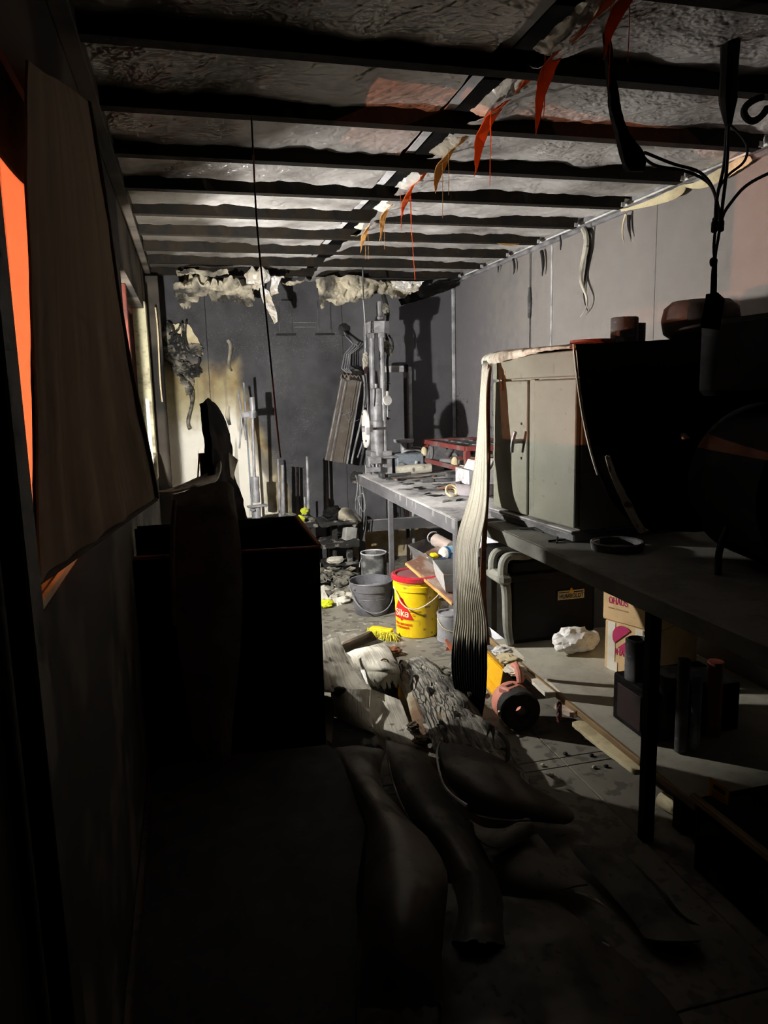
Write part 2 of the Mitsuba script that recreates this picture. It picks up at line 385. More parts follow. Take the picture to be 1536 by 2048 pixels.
def sheet(ctrl, nu=40, nv=20, th=0.004, amp=0.0, freq=8.0, seed=0, rag=(0, 0, 0, 0), ragf=14.0, ridge=None, flute=None, facets=False):
    """a bent sheet through control points (rows along u, columns along v), with thickness, ragged edges and fine crumple; returns (mesh, uv)"""
    c = np.array(ctrl, float); m, n, _ = c.shape
    sp = [RectBivariateSpline(np.linspace(0, 1, m), np.linspace(0, 1, n), c[..., k], kx=min(3, m - 1), ky=min(3, n - 1)) for k in range(3)]
    u, v = np.meshgrid(np.linspace(0, 1, nu), np.linspace(0, 1, nv), indexing='ij')
    def jag(t, s, a): return a * meshkit.fbm(np.stack([t * ragf, t * 0 + s, t * 0 + seed * 1.7], -1), 4, seed + int(s * 10))
    u0, u1 = jag(v, 0.3, rag[0]), 1 - jag(v, 1.3, rag[1])
    uu = u0 + u * (u1 - u0)
    v0, v1 = jag(u, 2.3, rag[2]), 1 - jag(u, 3.3, rag[3])
    vv = v0 + v * (v1 - v0)
    P = np.stack([s.ev(uu, vv) for s in sp], -1)
    du, dv = np.gradient(P, axis=0), np.gradient(P, axis=1)
    N = np.cross(du, dv); N /= np.linalg.norm(N, axis=-1, keepdims=True) + 1e-12
    if flute: P = P + N * (flute[1] * np.sin(2 * np.pi * flute[0] * vv + 1.5 * meshkit.noise(np.stack([uu * 3, vv * 5, vv * 0], -1), 4)) * np.clip((uu - flute[2]) * 5, 0, 1))[..., None]
    if amp:
        h = meshkit.fbm(P * freq, 4, seed) - 0.5
        if ridge: h = (0.5 - np.abs(h) * 2.2)
        P = P + N * (amp * 2 * h)[..., None]
        du, dv = np.gradient(P, axis=0), np.gradient(P, axis=1)
        N = np.cross(du, dv); N /= np.linalg.norm(N, axis=-1, keepdims=True) + 1e-12
    top, bot = P + N * th / 2, P - N * th / 2
    i = np.arange(nu * nv).reshape(nu, nv)
    q = np.stack([i[:-1, :-1], i[1:, :-1], i[1:, 1:], i[:-1, 1:]], -1).reshape(-1, 4)
    vs, uvs, fs = [top.reshape(-1, 3), bot.reshape(-1, 3)], [np.stack([uu, vv], -1).reshape(-1, 2)] * 2, [q, q[:, ::-1] + nu * nv]
    base = 2 * nu * nv
    for e in (i[0, :], i[-1, ::-1], i[::-1, 0], i[:, -1]):
        a = np.vstack([top.reshape(-1, 3)[e], bot.reshape(-1, 3)[e]]); k = len(e); j = np.arange(k - 1)
        vs.append(a); uvs.append(np.vstack([uvs[0][e]] * 2))
        fs.append(np.stack([j, j + 1, j + 1 + k, j + k], -1) + base); base += 2 * k
    f = np.vstack(fs); f = np.vstack([f[:, [0, 1, 2]], f[:, [0, 2, 3]]])
    if facets: return trimesh.Trimesh(np.vstack(vs), f, process=False)
    return trimesh.Trimesh(np.vstack(vs), f, process=False), np.vstack(uvs)

def lump(c, s, seed, amp=0.35, freq=3.0, sub=3):
    m = trimesh.creation.icosphere(sub)
    d = 1 + amp * 2 * (meshkit.fbm(m.vertices * freq * 0.5 + seed * 3.1, 3, seed) - 0.5)
    m.vertices = m.vertices * d[:, None] * np.array(s) + np.array(c)
    return m

def prism(poly, depth):
    return trimesh.creation.extrude_polygon(Polygon(poly), depth, engine='earcut')

def frame(o, x, y):
    """matrix putting the xy plane at o with axes x and y"""
    x = np.array(x, float); x /= np.linalg.norm(x)
    y = np.array(y, float); y -= x * (x @ y); y /= np.linalg.norm(y)
    M = np.eye(4); M[:3, 0], M[:3, 1], M[:3, 2], M[:3, 3] = x, y, np.cross(x, y), o
    return M

def letters(text, h, M, depth=0.001, bold=False, width=None):
    m = meshkit.text_mesh(text, h, depth, bold)
    if width:
        m.vertices[:, 0] *= width / np.ptp(m.vertices[:, 0])
    m.apply_transform(M)
    return m

def bend(m, c, r, a0, flip=1):
    """wraps a flat mesh (x along the girth, y up, z outward) round an upright cylinder of axis c; a0 the bearing of x = 0"""
    m = m.copy(); x, y, z = m.vertices.T
    a = a0 + flip * x / r
    m.vertices = np.stack([c[0] + (r + z) * np.cos(a), c[1] + (r + z) * np.sin(a), c[2] + y], -1)
    return m
mat('m_lilac', (0.20, 0.165, 0.18), 0.5, dirt=(0.36, 0.34, 0.35))
mat('m_terracotta_dark', (0.22, 0.05, 0.03), 0.6, dirt=(0.1, 0.04, 0.03))
mat('m_pot', (0.05, 0.03, 0.022), 0.6, dirt=(0.03, 0.02, 0.018))
mat('m_shelf', (0.42, 0.40, 0.33), 0.7, dirt=(0.34, 0.32, 0.26))
mat('m_label_cream', (0.50, 0.40, 0.25), 0.6, dirt=(0.4, 0.32, 0.2))
scene['m_faint_print'] = wrap(principled(C(0.36, 0.24, 0.13), 0.8))
mat('m_white_board', (0.70, 0.71, 0.76), 0.6, dirt=(0.5, 0.5, 0.54))
mat('m_bucket', (0.15, 0.15, 0.165), 0.5, 0.15, dirt=(0.065, 0.065, 0.07))
mat('m_can_grey', (0.34, 0.34, 0.36), 0.5, 0.15, dirt=(0.20, 0.20, 0.205))
mat('m_tin_grey', (0.20, 0.20, 0.195), 0.7, dirt=(0.06, 0.06, 0.058), weight=HEAVY)
mat('m_board_brown', (0.20, 0.105, 0.07), 0.6, dirt=(0.36, 0.31, 0.27))
mat('m_raw_edge', (0.62, 0.34, 0.12), 0.7, dirt=(0.42, 0.2, 0.06))
mat('m_tray_dark', (0.22, 0.215, 0.215), 0.45, 0.3, dirt=(0.10, 0.095, 0.09))
mat('m_tray', (0.50, 0.51, 0.50), 0.45, 0.3, dirt=(0.30, 0.30, 0.29))
mat('m_bright_yellow_pure', (0.85, 0.72, 0.01), 0.7, dirt=(0.7, 0.55, 0.02))
mat('m_jar', (0.45, 0.37, 0.33), 0.35, dirt=(0.28, 0.22, 0.19))
mat('m_straw', (0.62, 0.56, 0.06), 0.8, dirt=(0.42, 0.36, 0.05))
mat('m_ash_block', (0.36, 0.36, 0.34), 0.85, dirt=(0.22, 0.21, 0.19))
mat('m_pinkish', (0.60, 0.48, 0.40), 0.7, dirt=(0.45, 0.35, 0.28))
mat('m_brown_board', (0.14, 0.105, 0.07), 0.85, dirt=(0.07, 0.055, 0.04))
mat('m_stick', (0.30, 0.27, 0.19), 0.85, dirt=(0.16, 0.075, 0.035))
mat('m_ash_cloth_dark', (0.12, 0.10, 0.08), 0.9, dirt=(0.06, 0.05, 0.042))
mat('m_char_dark', (0.005, 0.0045, 0.004), 0.9, dirt=(0.016, 0.007, 0.005), spec=0.08)
mat('m_beam', (0.017, 0.013, 0.009), 0.8, dirt=(0.008, 0.007, 0.006), spec=0.1, weight=HEAVY)
mat('m_curtain_hem', (0.07, 0.055, 0.04), 0.9, dirt=(0.04, 0.03, 0.025))
mat('m_curtain_solid', (0.20, 0.15, 0.11), 0.9, dirt=(0.13, 0.10, 0.07))
def fringe_low_colour(p, n, uv):
    e = noise(uv.y * 26, 0.5, 4.0) * 0.42 + noise(uv.y * 60, 0.2, 7.0) * 0.12
    burnt = smoothstep(-0.02, 0.02, uv.x - 0.16 - e)
    g = fbm(uv.x * 3, uv.y * 30, 1.0, octaves=3)
    return mix(mix((0.20, 0.19, 0.15), (0.42, 0.40, 0.33), g), (0.007, 0.0065, 0.006), burnt)
tex('m_fringe_low', fringe_low_colour, 0.8)
mat('m_yellow', (0.84, 0.62, 0.012), 0.45, dirt=(0.46, 0.30, 0.02))
mat('m_dial', (0.66, 0.58, 0.54), 0.5, dirt=(0.5, 0.43, 0.4))

# ------------------------------------------------------------------ the room
struct('floor', bx(XL - .1, XR + .1, YF, YB + .1, -0.12, -0.012, 0), 'm_floor')
ys = [YF, 0.2, 1.4, 2.585, 2.655, 3.9, 5.2, YB]
for j in range(len(ys) - 1):
    for x0, x1 in ((XL, 0.52), (0.52, 1.42), (1.42, XR)):
        part('floor', 'floor_panel', bx(x0 + .002, x1 - .002, ys[j] + .002, ys[j + 1] - .002, -0.02, 0.0, 0.002), 'm_floor', False)

struct('wall_back', bx(XL - .1, XR + .1, YB + .012, YB + .1, -0.1, 2.75, 0), 'm_black')
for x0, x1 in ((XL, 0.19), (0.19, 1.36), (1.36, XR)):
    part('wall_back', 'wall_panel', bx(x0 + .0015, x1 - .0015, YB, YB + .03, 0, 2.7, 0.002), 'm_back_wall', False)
struct('wall_right', bx(XR + .012, XR + .1, YF, YB + .1, -0.1, 2.75, 0), 'm_black')
for y0, y1 in ((YF, 1.2), (1.2, 2.4), (2.4, 3.55), (3.55, 4.71), (4.71, YB)):
    part('wall_right', 'wall_panel', bx(XR, XR + .03, y0 + .0015, y1 - .0015, 0, 2.7, 0.002), 'm_right_wall', False)
part('wall_right', 'joint_strip', bx(XR - .006, XR, 4.695, 4.715, 0.86, 2.47, .002), 'm_dusty_white', False, label='thin pale joint strip between two wall panels')
struct('wall_front', bx(XL - .1, XR + .1, YF - .1, YF, -0.1, 2.75, 0), 'm_left_wall')
# left wall with two window openings
W1 = (1.16, 2.62, 1.19, 2.12); W2 = (3.72, 5.72, 1.14, 2.16)
walls = [bx(XL - .12, XL, a, b, c, d, 0) for a, b, c, d in (
    (YF, W1[0], 0, 2.75), (W1[0], W1[1], 0, W1[2]), (W1[0], W1[1], W1[3], 2.75), (W1[1], W2[0], 0, 2.75),
    (W2[0], W2[1], 0, W2[2]), (W2[0], W2[1], W2[3], 2.75), (W2[1], YB + .1, 0, 2.75))]
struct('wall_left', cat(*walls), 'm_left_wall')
# window 1 (near): sill rails lit orange by the street light
struct('window_1', cat(bx(XL - .11, XL - .07, W1[0], W1[1], W1[2], W1[2] + .03, .003), bx(XL - .11, XL - .07, W1[0], W1[1], W1[3] - .03, W1[3], .003),
                       bx(XL - .11, XL - .07, W1[0], W1[0] + .03, W1[2], W1[3], .003), bx(XL - .11, XL - .07, W1[1] - .03, W1[1], W1[2], W1[3], .003)), 'm_cream')
part('window_1', 'light_blocker', bx(XL - .065, XL - .01, W1[0], 1.80, 1.945, W1[3], .003), 'm_black', False, label='dark blocker added at the top of the window against orange light')
part('window_1', 'light_blocker', bx(XL - .065, XL - .05, 2.20, W1[1], 1.50, 2.02, .002), 'm_black', False)
part('window_1', 'light_blocker', bx(XL - .065, XL - .05, 1.98, 2.19, W1[2], 1.46, .002), 'm_black', False)  # black strips added only to stop the orange light
for k in range(3):
    part('window_1', 'sill_rail', bx(XL - .065 + .026 * k, XL - .055 + .026 * k, W1[0], W1[1], W1[2], W1[2] + .028 - .006 * k, .001), 'm_cream', False)
# window 2 (far): reddish sash, pale jamb
struct('window_2', cat(bx(XL - .11, XL - .08, W2[0], W2[0] + .04, W2[2], W2[3], .003), bx(XL - .11, XL - .08, W2[1] - .04, W2[1], W2[2], W2[3], .003),
                       bx(XL - .11, XL - .08, W2[0], W2[1], W2[2], W2[2] + .04, .003), bx(XL - .11, XL - .08, W2[0], W2[1], W2[3] - .04, W2[3], .003)), 'm_frame_red')
part('window_2', 'window_pane', bx(XL - .098, XL - .092, W2[0] + .03, W2[1] - .03, W2[2] + .03, W2[3] - .03, .001), 'm_glass_dark', False)
part('window_2', 'mullion', bx(XL - .11, XL - .03, 4.42, 4.50, W2[2], W2[3], .004), 'm_frame_red', False)
part('window_2', 'far_jamb', bx(XL - .08, XL + .012, W2[1] - .05, W2[1] + .16, W2[2] - .2, W2[3] + .05, .004), 'm_pale_jamb', False, label='pale jamb at the far side of the window')
part('window_2', 'sill', bx(XL - .12, XL + .02, W2[0], W2[1], W2[2] - .03, W2[2], .003), 'm_pale_jamb', False)
# two posts in the far left corner
struct('trim_2', bx(XL, XL + .10, 6.05, 6.12, 0, 2.44, .004), 'm_left_wall')
struct('trim_3', cat(bx(XL, XL + .03, 6.30, 6.38, 0, 2.44, .004), bx(XL, XL + .05, 6.52, 6.6, 0, 2.44, .004)), 'm_pale_jamb')

# ceiling: slab, purlins, wrinkled foil between them
struct('ceiling', bx(XL - .1, XR + .1, YF, YB + .1, 2.62, 2.75, 0), 'm_black')
BY = [0.25 + .4915 * k for k in range(14)]
def rough_bar(x0, x1, y, z0, z1, w, seed):
    n = 70
    x = np.linspace(x0, x1, n)
    j = meshkit.fbm(np.stack([x * 14, x * 0 + seed, x * 0], -1), 3, seed) - .5
    P = []
    for (dy, z, a) in ((-w / 2, z0, 0), (w / 2, z0, 0), (w / 2, z1, 1), (-w / 2 - .012, z1 - .012, 1)):
        P.append(np.stack([x, np.full(n, y + dy) + (.010 * j if a else 0), np.full(n, z) + (.012 * j if a else 0)], -1))
    v = np.vstack(P); f = []
    for a in range(4):
        b = (a + 1) % 4
        for i in range(n - 1):
            f += [[a * n + i, b * n + i, b * n + i + 1], [a * n + i, b * n + i + 1, a * n + i + 1]]
    for i in (0, n - 1):
        q = [i, n + i, 2 * n + i, 3 * n + i]
        q = q if i else q[::-1]
        f += [[q[0], q[1], q[2]], [q[0], q[2], q[3]]]
    m = trimesh.Trimesh(v, f, process=False); m.fix_normals()
    return m
for k, y in enumerate(BY):
    b = part('ceiling', 'beam', rough_bar(XL, 2.285, y, ZB, ZC + .022, .05, k), 'm_beam', False)
    part(b, 'end_bracket', bx(2.268, 2.288, y - .034, y - .026, ZB + .004, ZB + .026, .001), 'm_dusty_white', False)
def foil_bay(x0, x1, y0, y1, seed, sag):
    nu, nv = max(12, int((x1 - x0) * 46)), 20
    u, v = np.meshgrid(np.linspace(0, 1, nu), np.linspace(0, 1, nv), indexing='ij')
    x, y = x0 + u * (x1 - x0), y0 + v * (y1 - y0)
    p = np.stack([x * 11 + y * 5, y * 3 - x * 2.0, x * 0 + seed], -1)
    r = np.abs(meshkit.fbm(p, 3, seed) - .5)
    q = meshkit.fbm(np.stack([x * 4, y * 4, x * 0 + 9 + seed], -1), 3, seed + 5) - .5
    z = ZC + .012 - sag * np.sin(np.pi * v) - .030 * r - .04 * q
    if x1 > 1.2: z = z - .03 * np.exp(-((x - x0) / .13) ** 2) * (1.2 + 2.5 * q)
    return np.stack([x, y, z], -1)
for k in range(13):
    y0, y1 = BY[k] - .02, BY[k + 1] + .02
    for x0, x1, s in ((XL, 0.932, 0), (1.012, 2.33, 50)):
        P = foil_bay(x0, x1, y0, y1, k + s, .012)
        part('ceiling', 'foil_sheet', sheet(P, P.shape[0], P.shape[1], .002, rag=(0, .02, 0, 0) if s == 0 else (.03, 0, 0, 0), seed=k, ragf=9), 'm_foil')
    part('ceiling', 'joint_strip', rot(bx(0.94, 0.978, y0, y1, ZC + .012, ZC + .016, .001), 0, 4 * math.sin(k * 2.3), 1.2 * math.sin(k)), 'm_dusty_white', False)
# right-hand cornice
struct('trim_1', cat(bx(2.325, XR, YF, YB, ZC - .012, ZC + .03, .002), bx(2.385, XR, YF, YB, ZC - .032, ZC - .012, .003)), 'm_steel')
part('trim_1', 'bead', bx(2.335, 2.345, YF, YB, ZC - .02, ZC - .012, .002), 'm_white', False)
struct('trim_4', bx(XR - .035, XR - .005, YB - .03, YB - .004, 1.0, 2.44, .006), 'm_dusty_white')
struct('trim_5', bx(XL, XL + .05, YF, YB, ZC - .05, ZC, .003), 'm_left_wall')

# hand lamp on the far window's sill
k = thing('work_lamp', 'white work lamp standing on the far window sill, its lens turned into the room', 'lamp')
A = AIM / np.linalg.norm(AIM); lx = np.cross((0, 0, 1), A); lx /= np.linalg.norm(lx); ly = np.cross(A, lx)
M = np.eye(4); M[:3, 0], M[:3, 1], M[:3, 2], M[:3, 3] = lx, ly, A, LAMP
def at_lamp(m): m.apply_transform(M); return m
part(k, 'housing', at_lamp(lathe([(0, -.07), (.03, -.07), (.036, -.03), (.042, -.004), (.048, -.004), (.048, .004), (.043, .004), (.024, -.001), (0, -.001)])), 'm_ink')
part(k, 'foot', cyl(LAMP - A * .04, (LAMP[0] - A[0] * .04, LAMP[1] - A[1] * .04, W2[2]), .012), 'm_ink')
disc = lathe([(0, 0), (.0225, 0), (.0225, .0015), (0, .0015)]); at_lamp(disc)
part(k, 'lens', disc, 'm_white', False, emitter={'type': 'area', 'radiance': {'type': 'rgb', 'value': [LAMP_POWER * c for c in (1.0, .96, .89)]}})

# ------------------------------------------------------------------ ceiling: torn joint with molten drips
for i, (y, l, ln, m, lab) in enumerate((
    (1.72, .34, .10, 'm_melt_orange', 'long orange-red molten strip hanging from the nearest end of the torn ceiling joint'),
    (2.10, .30, .15, 'm_melt_orange', 'orange-red molten flap with a pointed tail, second from the front along the ceiling joint'),
    (2.58, .34, .14, 'm_melt_orange', 'orange molten flap curling down under a strip of silver foil at the ceiling joint'),
    (3.02, .20, .09, 'm_melt_amber', 'small amber molten tongue under the fifth ceiling beam from the back'),
    (3.52, .20, .08, 'm_melt_orange', 'orange molten drip that runs out into the long hanging thread'),
    (3.95, .16, .10, 'm_melt_amber', 'amber molten scrap with two short legs at the ceiling joint'),
    (4.40, .14, .08, 'm_melt_amber', 'amber molten scrap farthest along the ceiling joint'))):
    x = 1.055; z = ZC - .01
    w = 1.0 if i < 4 else .7
    c = [[(x + .055 * w, y - l * .95, z + .01), (x + .0, y - l * .95, z - .02)],
         [(x + .055 * w, y - l * .6, z), (x - .005, y - l * .58, z - .04)],
         [(x + .045 * w, y - l * .25, z - .01), (x - .03 * w, y - l * .2, z - .06)],
         [(x + .03 * w, y - l * .05, z - .04), (x - .04 * w, y + .01, z - .06 - ln * .3)],
         [(x + .005, y + .02, z - .05 - ln * .5), (x - .03 * w, y + .03, z - .07 - ln * .7)],
         [(x - .012, y + .035, z - .06 - ln * .9), (x - .02, y + .04, z - .07 - ln * 1.05)]]
    key = single('melted_drip', lab, 'melted plastic', sheet(c, 40, 14, .003, .012, 16, i, (.02, .0, .12, .30), 9), m, group='molten drips along the ceiling joint')
    for q in range(2):
        a = x + .02 * (q - .5) + rng.uniform(-.02, .02); yy = y - rng.uniform(-.05, .12)
        part(key, 'thread', tube([(a, yy, z - .03), (a + .002, yy, z - .12), (a, yy, z - .17 - .1 * rng.random())], .0012, 5), m)
    fl = [[(x - .035, y - l * 1.0, z + .005), (x + .02, y - l * 1.0, z - .005)], [(x - .055, y - l * .5, z - .010), (x + .01, y - l * .5, z - .025)], [(x - .07, y - .02, z - .018), (x - .015, y - .03, z - .035)]]
    single('foil_flap', ['crumpled silver foil flap beside the nearest molten strip', 'short bright foil flap beside the pointed orange flap', 'long bright foil flap above the curling orange drip',
                         'pale foil flap beside the small amber tongue', 'pale foil flap above the drip with the long thread', 'small dull foil flap above the two-legged amber scrap',
                         'small foil flap at the far end of the ceiling joint'][i], 'foil', sheet(fl, 30, 9, .0015, .011, 22, i + 20, (.1, .1, .15, .1), 9, True, facets=True), 'm_silver', group='foil flaps along the ceiling joint')
single('melt_thread', 'long thin orange molten thread hanging far below the ceiling joint', 'melted plastic',
       tube([(1.062, 3.500, 2.437), (1.065, 3.500, 2.331), (1.072, 3.500, 2.197), (1.080, 3.500, 2.060)], .0016, 6, 20), 'm_melt_orange')
single('torn_foil', 'strip of torn pale and orange foil hanging under a beam near the right cornice', 'foil',
       sheet([[(1.963, 4.660, 2.499), (1.974, 4.660, 2.472)], [(2.155, 4.660, 2.495), (2.162, 4.660, 2.464)], [(2.314, 4.660, 2.549), (2.332, 4.660, 2.524)], [(2.397, 4.660, 2.545), (2.405, 4.660, 2.479)]], 30, 8, .002, .008, 30, 3, (0, .1, .1, .2), 12), 'm_melt_amber')

# strips and drips hanging from the right cornice
single('peeling_strip', 'long pale peeling strip bowed along the right cornice', 'ceiling strip',
       sheet([[(2.375, 3.844, 2.502), (2.375, 3.828, 2.483)], [(2.360, 3.586, 2.483), (2.360, 3.575, 2.446)], [(2.360, 3.377, 2.489), (2.360, 3.354, 2.428)], [(2.375, 3.282, 2.489), (2.375, 3.274, 2.469)]], 40, 8, .003, .004, 20, 4, (0, 0, .2, .2), 10), 'm_cream', group='peeling cornice strips')
single('peeling_strip', 'nearest peeling strip under the right cornice, behind the hanging leads', 'ceiling strip',
       sheet([[(2.375, 3.290, 2.491), (2.375, 3.278, 2.474)], [(2.360, 3.118, 2.481), (2.360, 3.097, 2.424)], [(2.360, 2.955, 2.500), (2.360, 2.932, 2.431)], [(2.370, 2.845, 2.489), (2.370, 2.829, 2.464)]], 40, 8, .003, .004, 20, 5, (0, 0, .2, .2), 10), 'm_cream', group='peeling cornice strips')
for lab, pts, ws, m in (
    ('pale thread of a torn strip hanging off the right cornice', [(2.370, 3.775, 2.461), (2.370, 3.802, 2.409), (2.370, 3.782, 2.306)], (.006, .005, .002), 'm_cream'),
    ('black pointed shred hanging off the right cornice', [(2.390, 3.778, 2.457), (2.390, 3.774, 2.391), (2.390, 3.747, 2.326)], (.010, .009, .001), 'm_ink'),
    ('longest grey and black twisted shred hanging down the right wall', [(2.370, 4.236, 2.476), (2.360, 4.184, 2.346), (2.360, 4.231, 2.179), (2.360, 4.168, 2.083), (2.370, 4.253, 1.963)], (.016, .017, .012, .008, .002), 'm_ash'),
    ('black shred beside the longest twisted shred on the right wall', [(2.395, 4.256, 2.481), (2.395, 4.214, 2.294), (2.395, 4.255, 2.139), (2.395, 4.202, 1.993)], (.012, .010, .006, .002), 'm_ink'),
    ('short black shred hanging off the middle of the right cornice', [(2.380, 4.804, 2.450), (2.380, 4.780, 2.372), (2.380, 4.793, 2.286)], (.013, .012, .003), 'm_ink'),
    ('small black shred near the far end of the right cornice', [(2.380, 5.265, 2.476), (2.380, 5.238, 2.411), (2.380, 5.255, 2.368)], (.008, .009, .003), 'm_ink'),
    ('tiny black shred hanging between two larger ones on the right cornice', [(2.380, 5.532, 2.468), (2.380, 5.541, 2.422)], (.008, .003), 'm_ink')):
    single('hanging_shred', lab, 'shred', tube(pts, ws, 7, 24), m, group='shreds hanging from the right cornice')
single('hanging_shred', 'dark line built for a cable shadow on the right wall, by the joint strip', 'shred', cat(tube([(2.40, 5.02, 2.48), (2.40, 5.02, 1.6)], .004, 6), tube([(2.395, 5.02, 2.24), (2.395, 5.015, 2.16), (2.395, 5.02, 2.03)], (.008, .014, .010), 8)), 'm_dust_black')  # a cable shadow on the wall, built as a thin dark tube
single('beam_shred', 'small black scrap dangling under a ceiling beam right of the molten thread', 'shred', tube([(2.173, 4.150, 2.420), (2.180, 4.150, 2.378), (2.178, 4.150, 2.336)], (.004, .007, .003), 6), 'm_ink')

# ------------------------------------------------------------------ fallen insulation at the far ceiling
def hang(name, lab, ct, pts, m, y, nu=36, nv=36, amp=.05, freq=9, seed=0, rag=(.05, .22, .12, .12), ragf=7, ridge=False, th=.006, group=None, facets=False):
    pts = np.array(pts, float); pts[..., 2] = np.minimum(pts[..., 2], 2.45)
    return single(name, lab, ct, sheet(pts, nu, nv, th, amp, freq, seed, rag, ragf, ridge, None, facets), m, group=group)
G = 'fallen insulation under the far ceiling'
hang('insulation_sheet', 'sooty grey torn insulation sheet hanging in the far left corner', 'insulation',
     [[(-0.098, 5.950, 2.509), (0.230, 5.950, 2.543), (0.600, 5.950, 2.495)], [(-0.078, 6.300, 2.388), (0.268, 6.250, 2.403), (0.645, 6.300, 2.355)], [(-0.033, 6.400, 2.226), (0.264, 6.400, 2.235), (0.550, 6.400, 2.307)]], 'm_wool', 6.2, 80, 80, .10, 12, 1, (.05, .45, .12, .2), 9, True, group=G)
hang('insulation_sheet', 'pale curled insulation strip lying across the beams above the left corner', 'insulation',
     [[(-0.039, 5.850, 2.550), (0.226, 5.850, 2.527), (0.352, 5.850, 2.518)], [(-0.019, 5.900, 2.495), (0.185, 5.900, 2.434), (0.376, 5.900, 2.448)]], 'm_wool', 6, 40, 60, .06, 12, 2, (.1, .2, .1, .1), 7, group=G)
hang('insulation_sheet', 'small grey insulation flap with a dark hole below the left corner sheet', 'insulation',
     [[(-0.060, 5.950, 2.538), (0.084, 5.950, 2.541), (0.157, 5.950, 2.542)], [(-0.028, 6.300, 2.445), (0.080, 6.300, 2.466), (0.134, 6.300, 2.409)], [(-0.025, 6.420, 2.346), (0.039, 6.420, 2.307), (0.090, 6.420, 2.307)], [(-0.006, 6.450, 2.223), (0.040, 6.450, 2.208), (0.068, 6.450, 2.271)]], 'm_wool', 6.3, 40, 40, .06, 14, 3, (.1, .4, .2, .2), 7, group=G)
hang('insulation_sheet', 'broad yellowish drape of glass wool hanging right of the centre', 'insulation',
     [[(1.030, 6.120, 2.448), (1.333, 6.100, 2.464), (1.631, 6.120, 2.471), (1.985, 6.150, 2.448)], [(1.068, 6.200, 2.346), (1.341, 6.150, 2.381), (1.651, 6.200, 2.403), (2.000, 6.200, 2.414)], [(1.097, 6.350, 2.231), (1.338, 6.350, 2.298), (1.556, 6.350, 2.340), (1.927, 6.400, 2.357)]], 'm_wool', 6.2, 60, 110, .06, 12, 4, (.02, .30, .06, .15), 9, True, group=G)
G2 = 'bright foil pieces under the far ceiling'
hang('foil_piece', 'bright crumpled golden foil hanging in front of the far wall', 'foil',
     [[(0.501, 6.000, 2.549), (0.586, 5.980, 2.555), (0.636, 6.000, 2.522)], [(0.472, 6.000, 2.446), (0.566, 5.950, 2.432), (0.638, 6.000, 2.410)], [(0.549, 6.100, 2.367), (0.608, 6.100, 2.379), (0.654, 6.100, 2.368)]], 'm_silver', 6, 24, 24, .06, 13, 5, (.08, .2, .15, .15), 8, True, .003, G2, True)
hang('foil_piece', 'long pointed tail of golden foil dangling lowest in front of the far wall', 'foil',
     [[(0.598, 6.080, 2.384), (0.682, 6.080, 2.339)], [(0.610, 6.100, 2.272), (0.701, 6.100, 2.280)], [(0.658, 6.120, 2.179), (0.727, 6.120, 2.206)], [(0.705, 6.120, 2.082), (0.738, 6.120, 2.105)]], 'm_silver', 6, 40, 20, .03, 18, 6, (.02, .02, .15, .15), 8, True, .004, G2, True)
hang('foil_piece', 'brilliant square of foil catching the lamp under the ceiling', 'foil',
     [[(0.680, 5.980, 2.527), (0.789, 5.980, 2.551)], [(0.673, 6.020, 2.444), (0.799, 6.020, 2.490)]], 'm_silver', 6, 20, 20, .02, 14, 7, (.08, .08, .1, .1), 8, True, .003, G2, True)
hang('foil_piece', 'narrow foil fold hanging below the square piece of foil', 'foil',
     [[(0.685, 6.030, 2.445), (0.785, 6.030, 2.484)], [(0.681, 6.060, 2.363), (0.744, 6.060, 2.382)], [(0.674, 6.100, 2.303), (0.754, 6.100, 2.331)]], 'm_silver', 6, 24, 20, .02, 14, 8, (.02, .1, .1, .1), 8, True, .003, G2, True)
hang('foil_piece', 'dark crumpled foil right of the square piece of foil', 'foil',
     [[(0.819, 6.100, 2.522), (0.976, 6.150, 2.482)], [(0.772, 6.150, 2.414), (0.961, 6.200, 2.443)]], 'm_wool', 6, 24, 24, .04, 12, 9, (.1, .15, .1, .1), 8, True, .003, G2, True)
hang('foil_piece', 'bright foil scraps hanging at the right end of the glass wool', 'foil',
     [[(1.646, 6.100, 2.437), (1.817, 6.100, 2.431), (1.968, 6.100, 2.432)], [(1.693, 6.120, 2.400), (1.834, 6.120, 2.330), (1.922, 6.120, 2.383)]], 'm_silver', 6, 24, 40, .03, 15, 10, (.02, .25, .1, .1), 9, True, .003, G2, True)
single('corner_panel', 'black board under the ceiling in the far right corner', 'charred board',
       sheet([[(1.827, 6.450, 2.320), (2.064, 6.400, 2.421), (2.315, 6.300, 2.473)], [(1.863, 6.500, 2.275), (2.142, 6.500, 2.349), (2.369, 6.450, 2.431)]], 14, 40, .01, .02, 12, 11, (.05, .2, .05, .02), 9), 'm_black')  # black panel laid across the corner

# ------------------------------------------------------------------ back wall fittings
k = thing('mounting_bracket', 'wall bracket of a missing air conditioner high on the back wall', 'bracket')
for x in (0.86, 1.20):
    for dx in (-.055, .055):
        part(k, 'upright', bx(x + dx - .004, x + dx + .004, YB - .008, YB, 2.06, 2.33, .001), 'm_dust_black', False)
    part(k, 'hook', bx(x - .085, x + .085, YB - .014, YB, 2.035, 2.05, .002), 'm_ink', False)
    part(k, 'top_plate', bx(x - .03, x + .075, YB - .01, YB, 2.325, 2.337, .001), 'm_ink', False)
for z in (2.105, 2.145):
    part(k, 'rail', bx(0.93, 1.13, YB - .008, YB, z - .003, z + .003, .001), 'm_bench', False)
single('wall_hole', 'black ragged pipe hole high on the back wall above the hanging coil', 'hole', lump((1.375, YB - .002, 2.08), (.05, .014, .06), 4, .3), 'm_ink')
k = thing('copper_pipes', 'bent bare pipes coming out of the wall hole down to the coil', 'pipes')
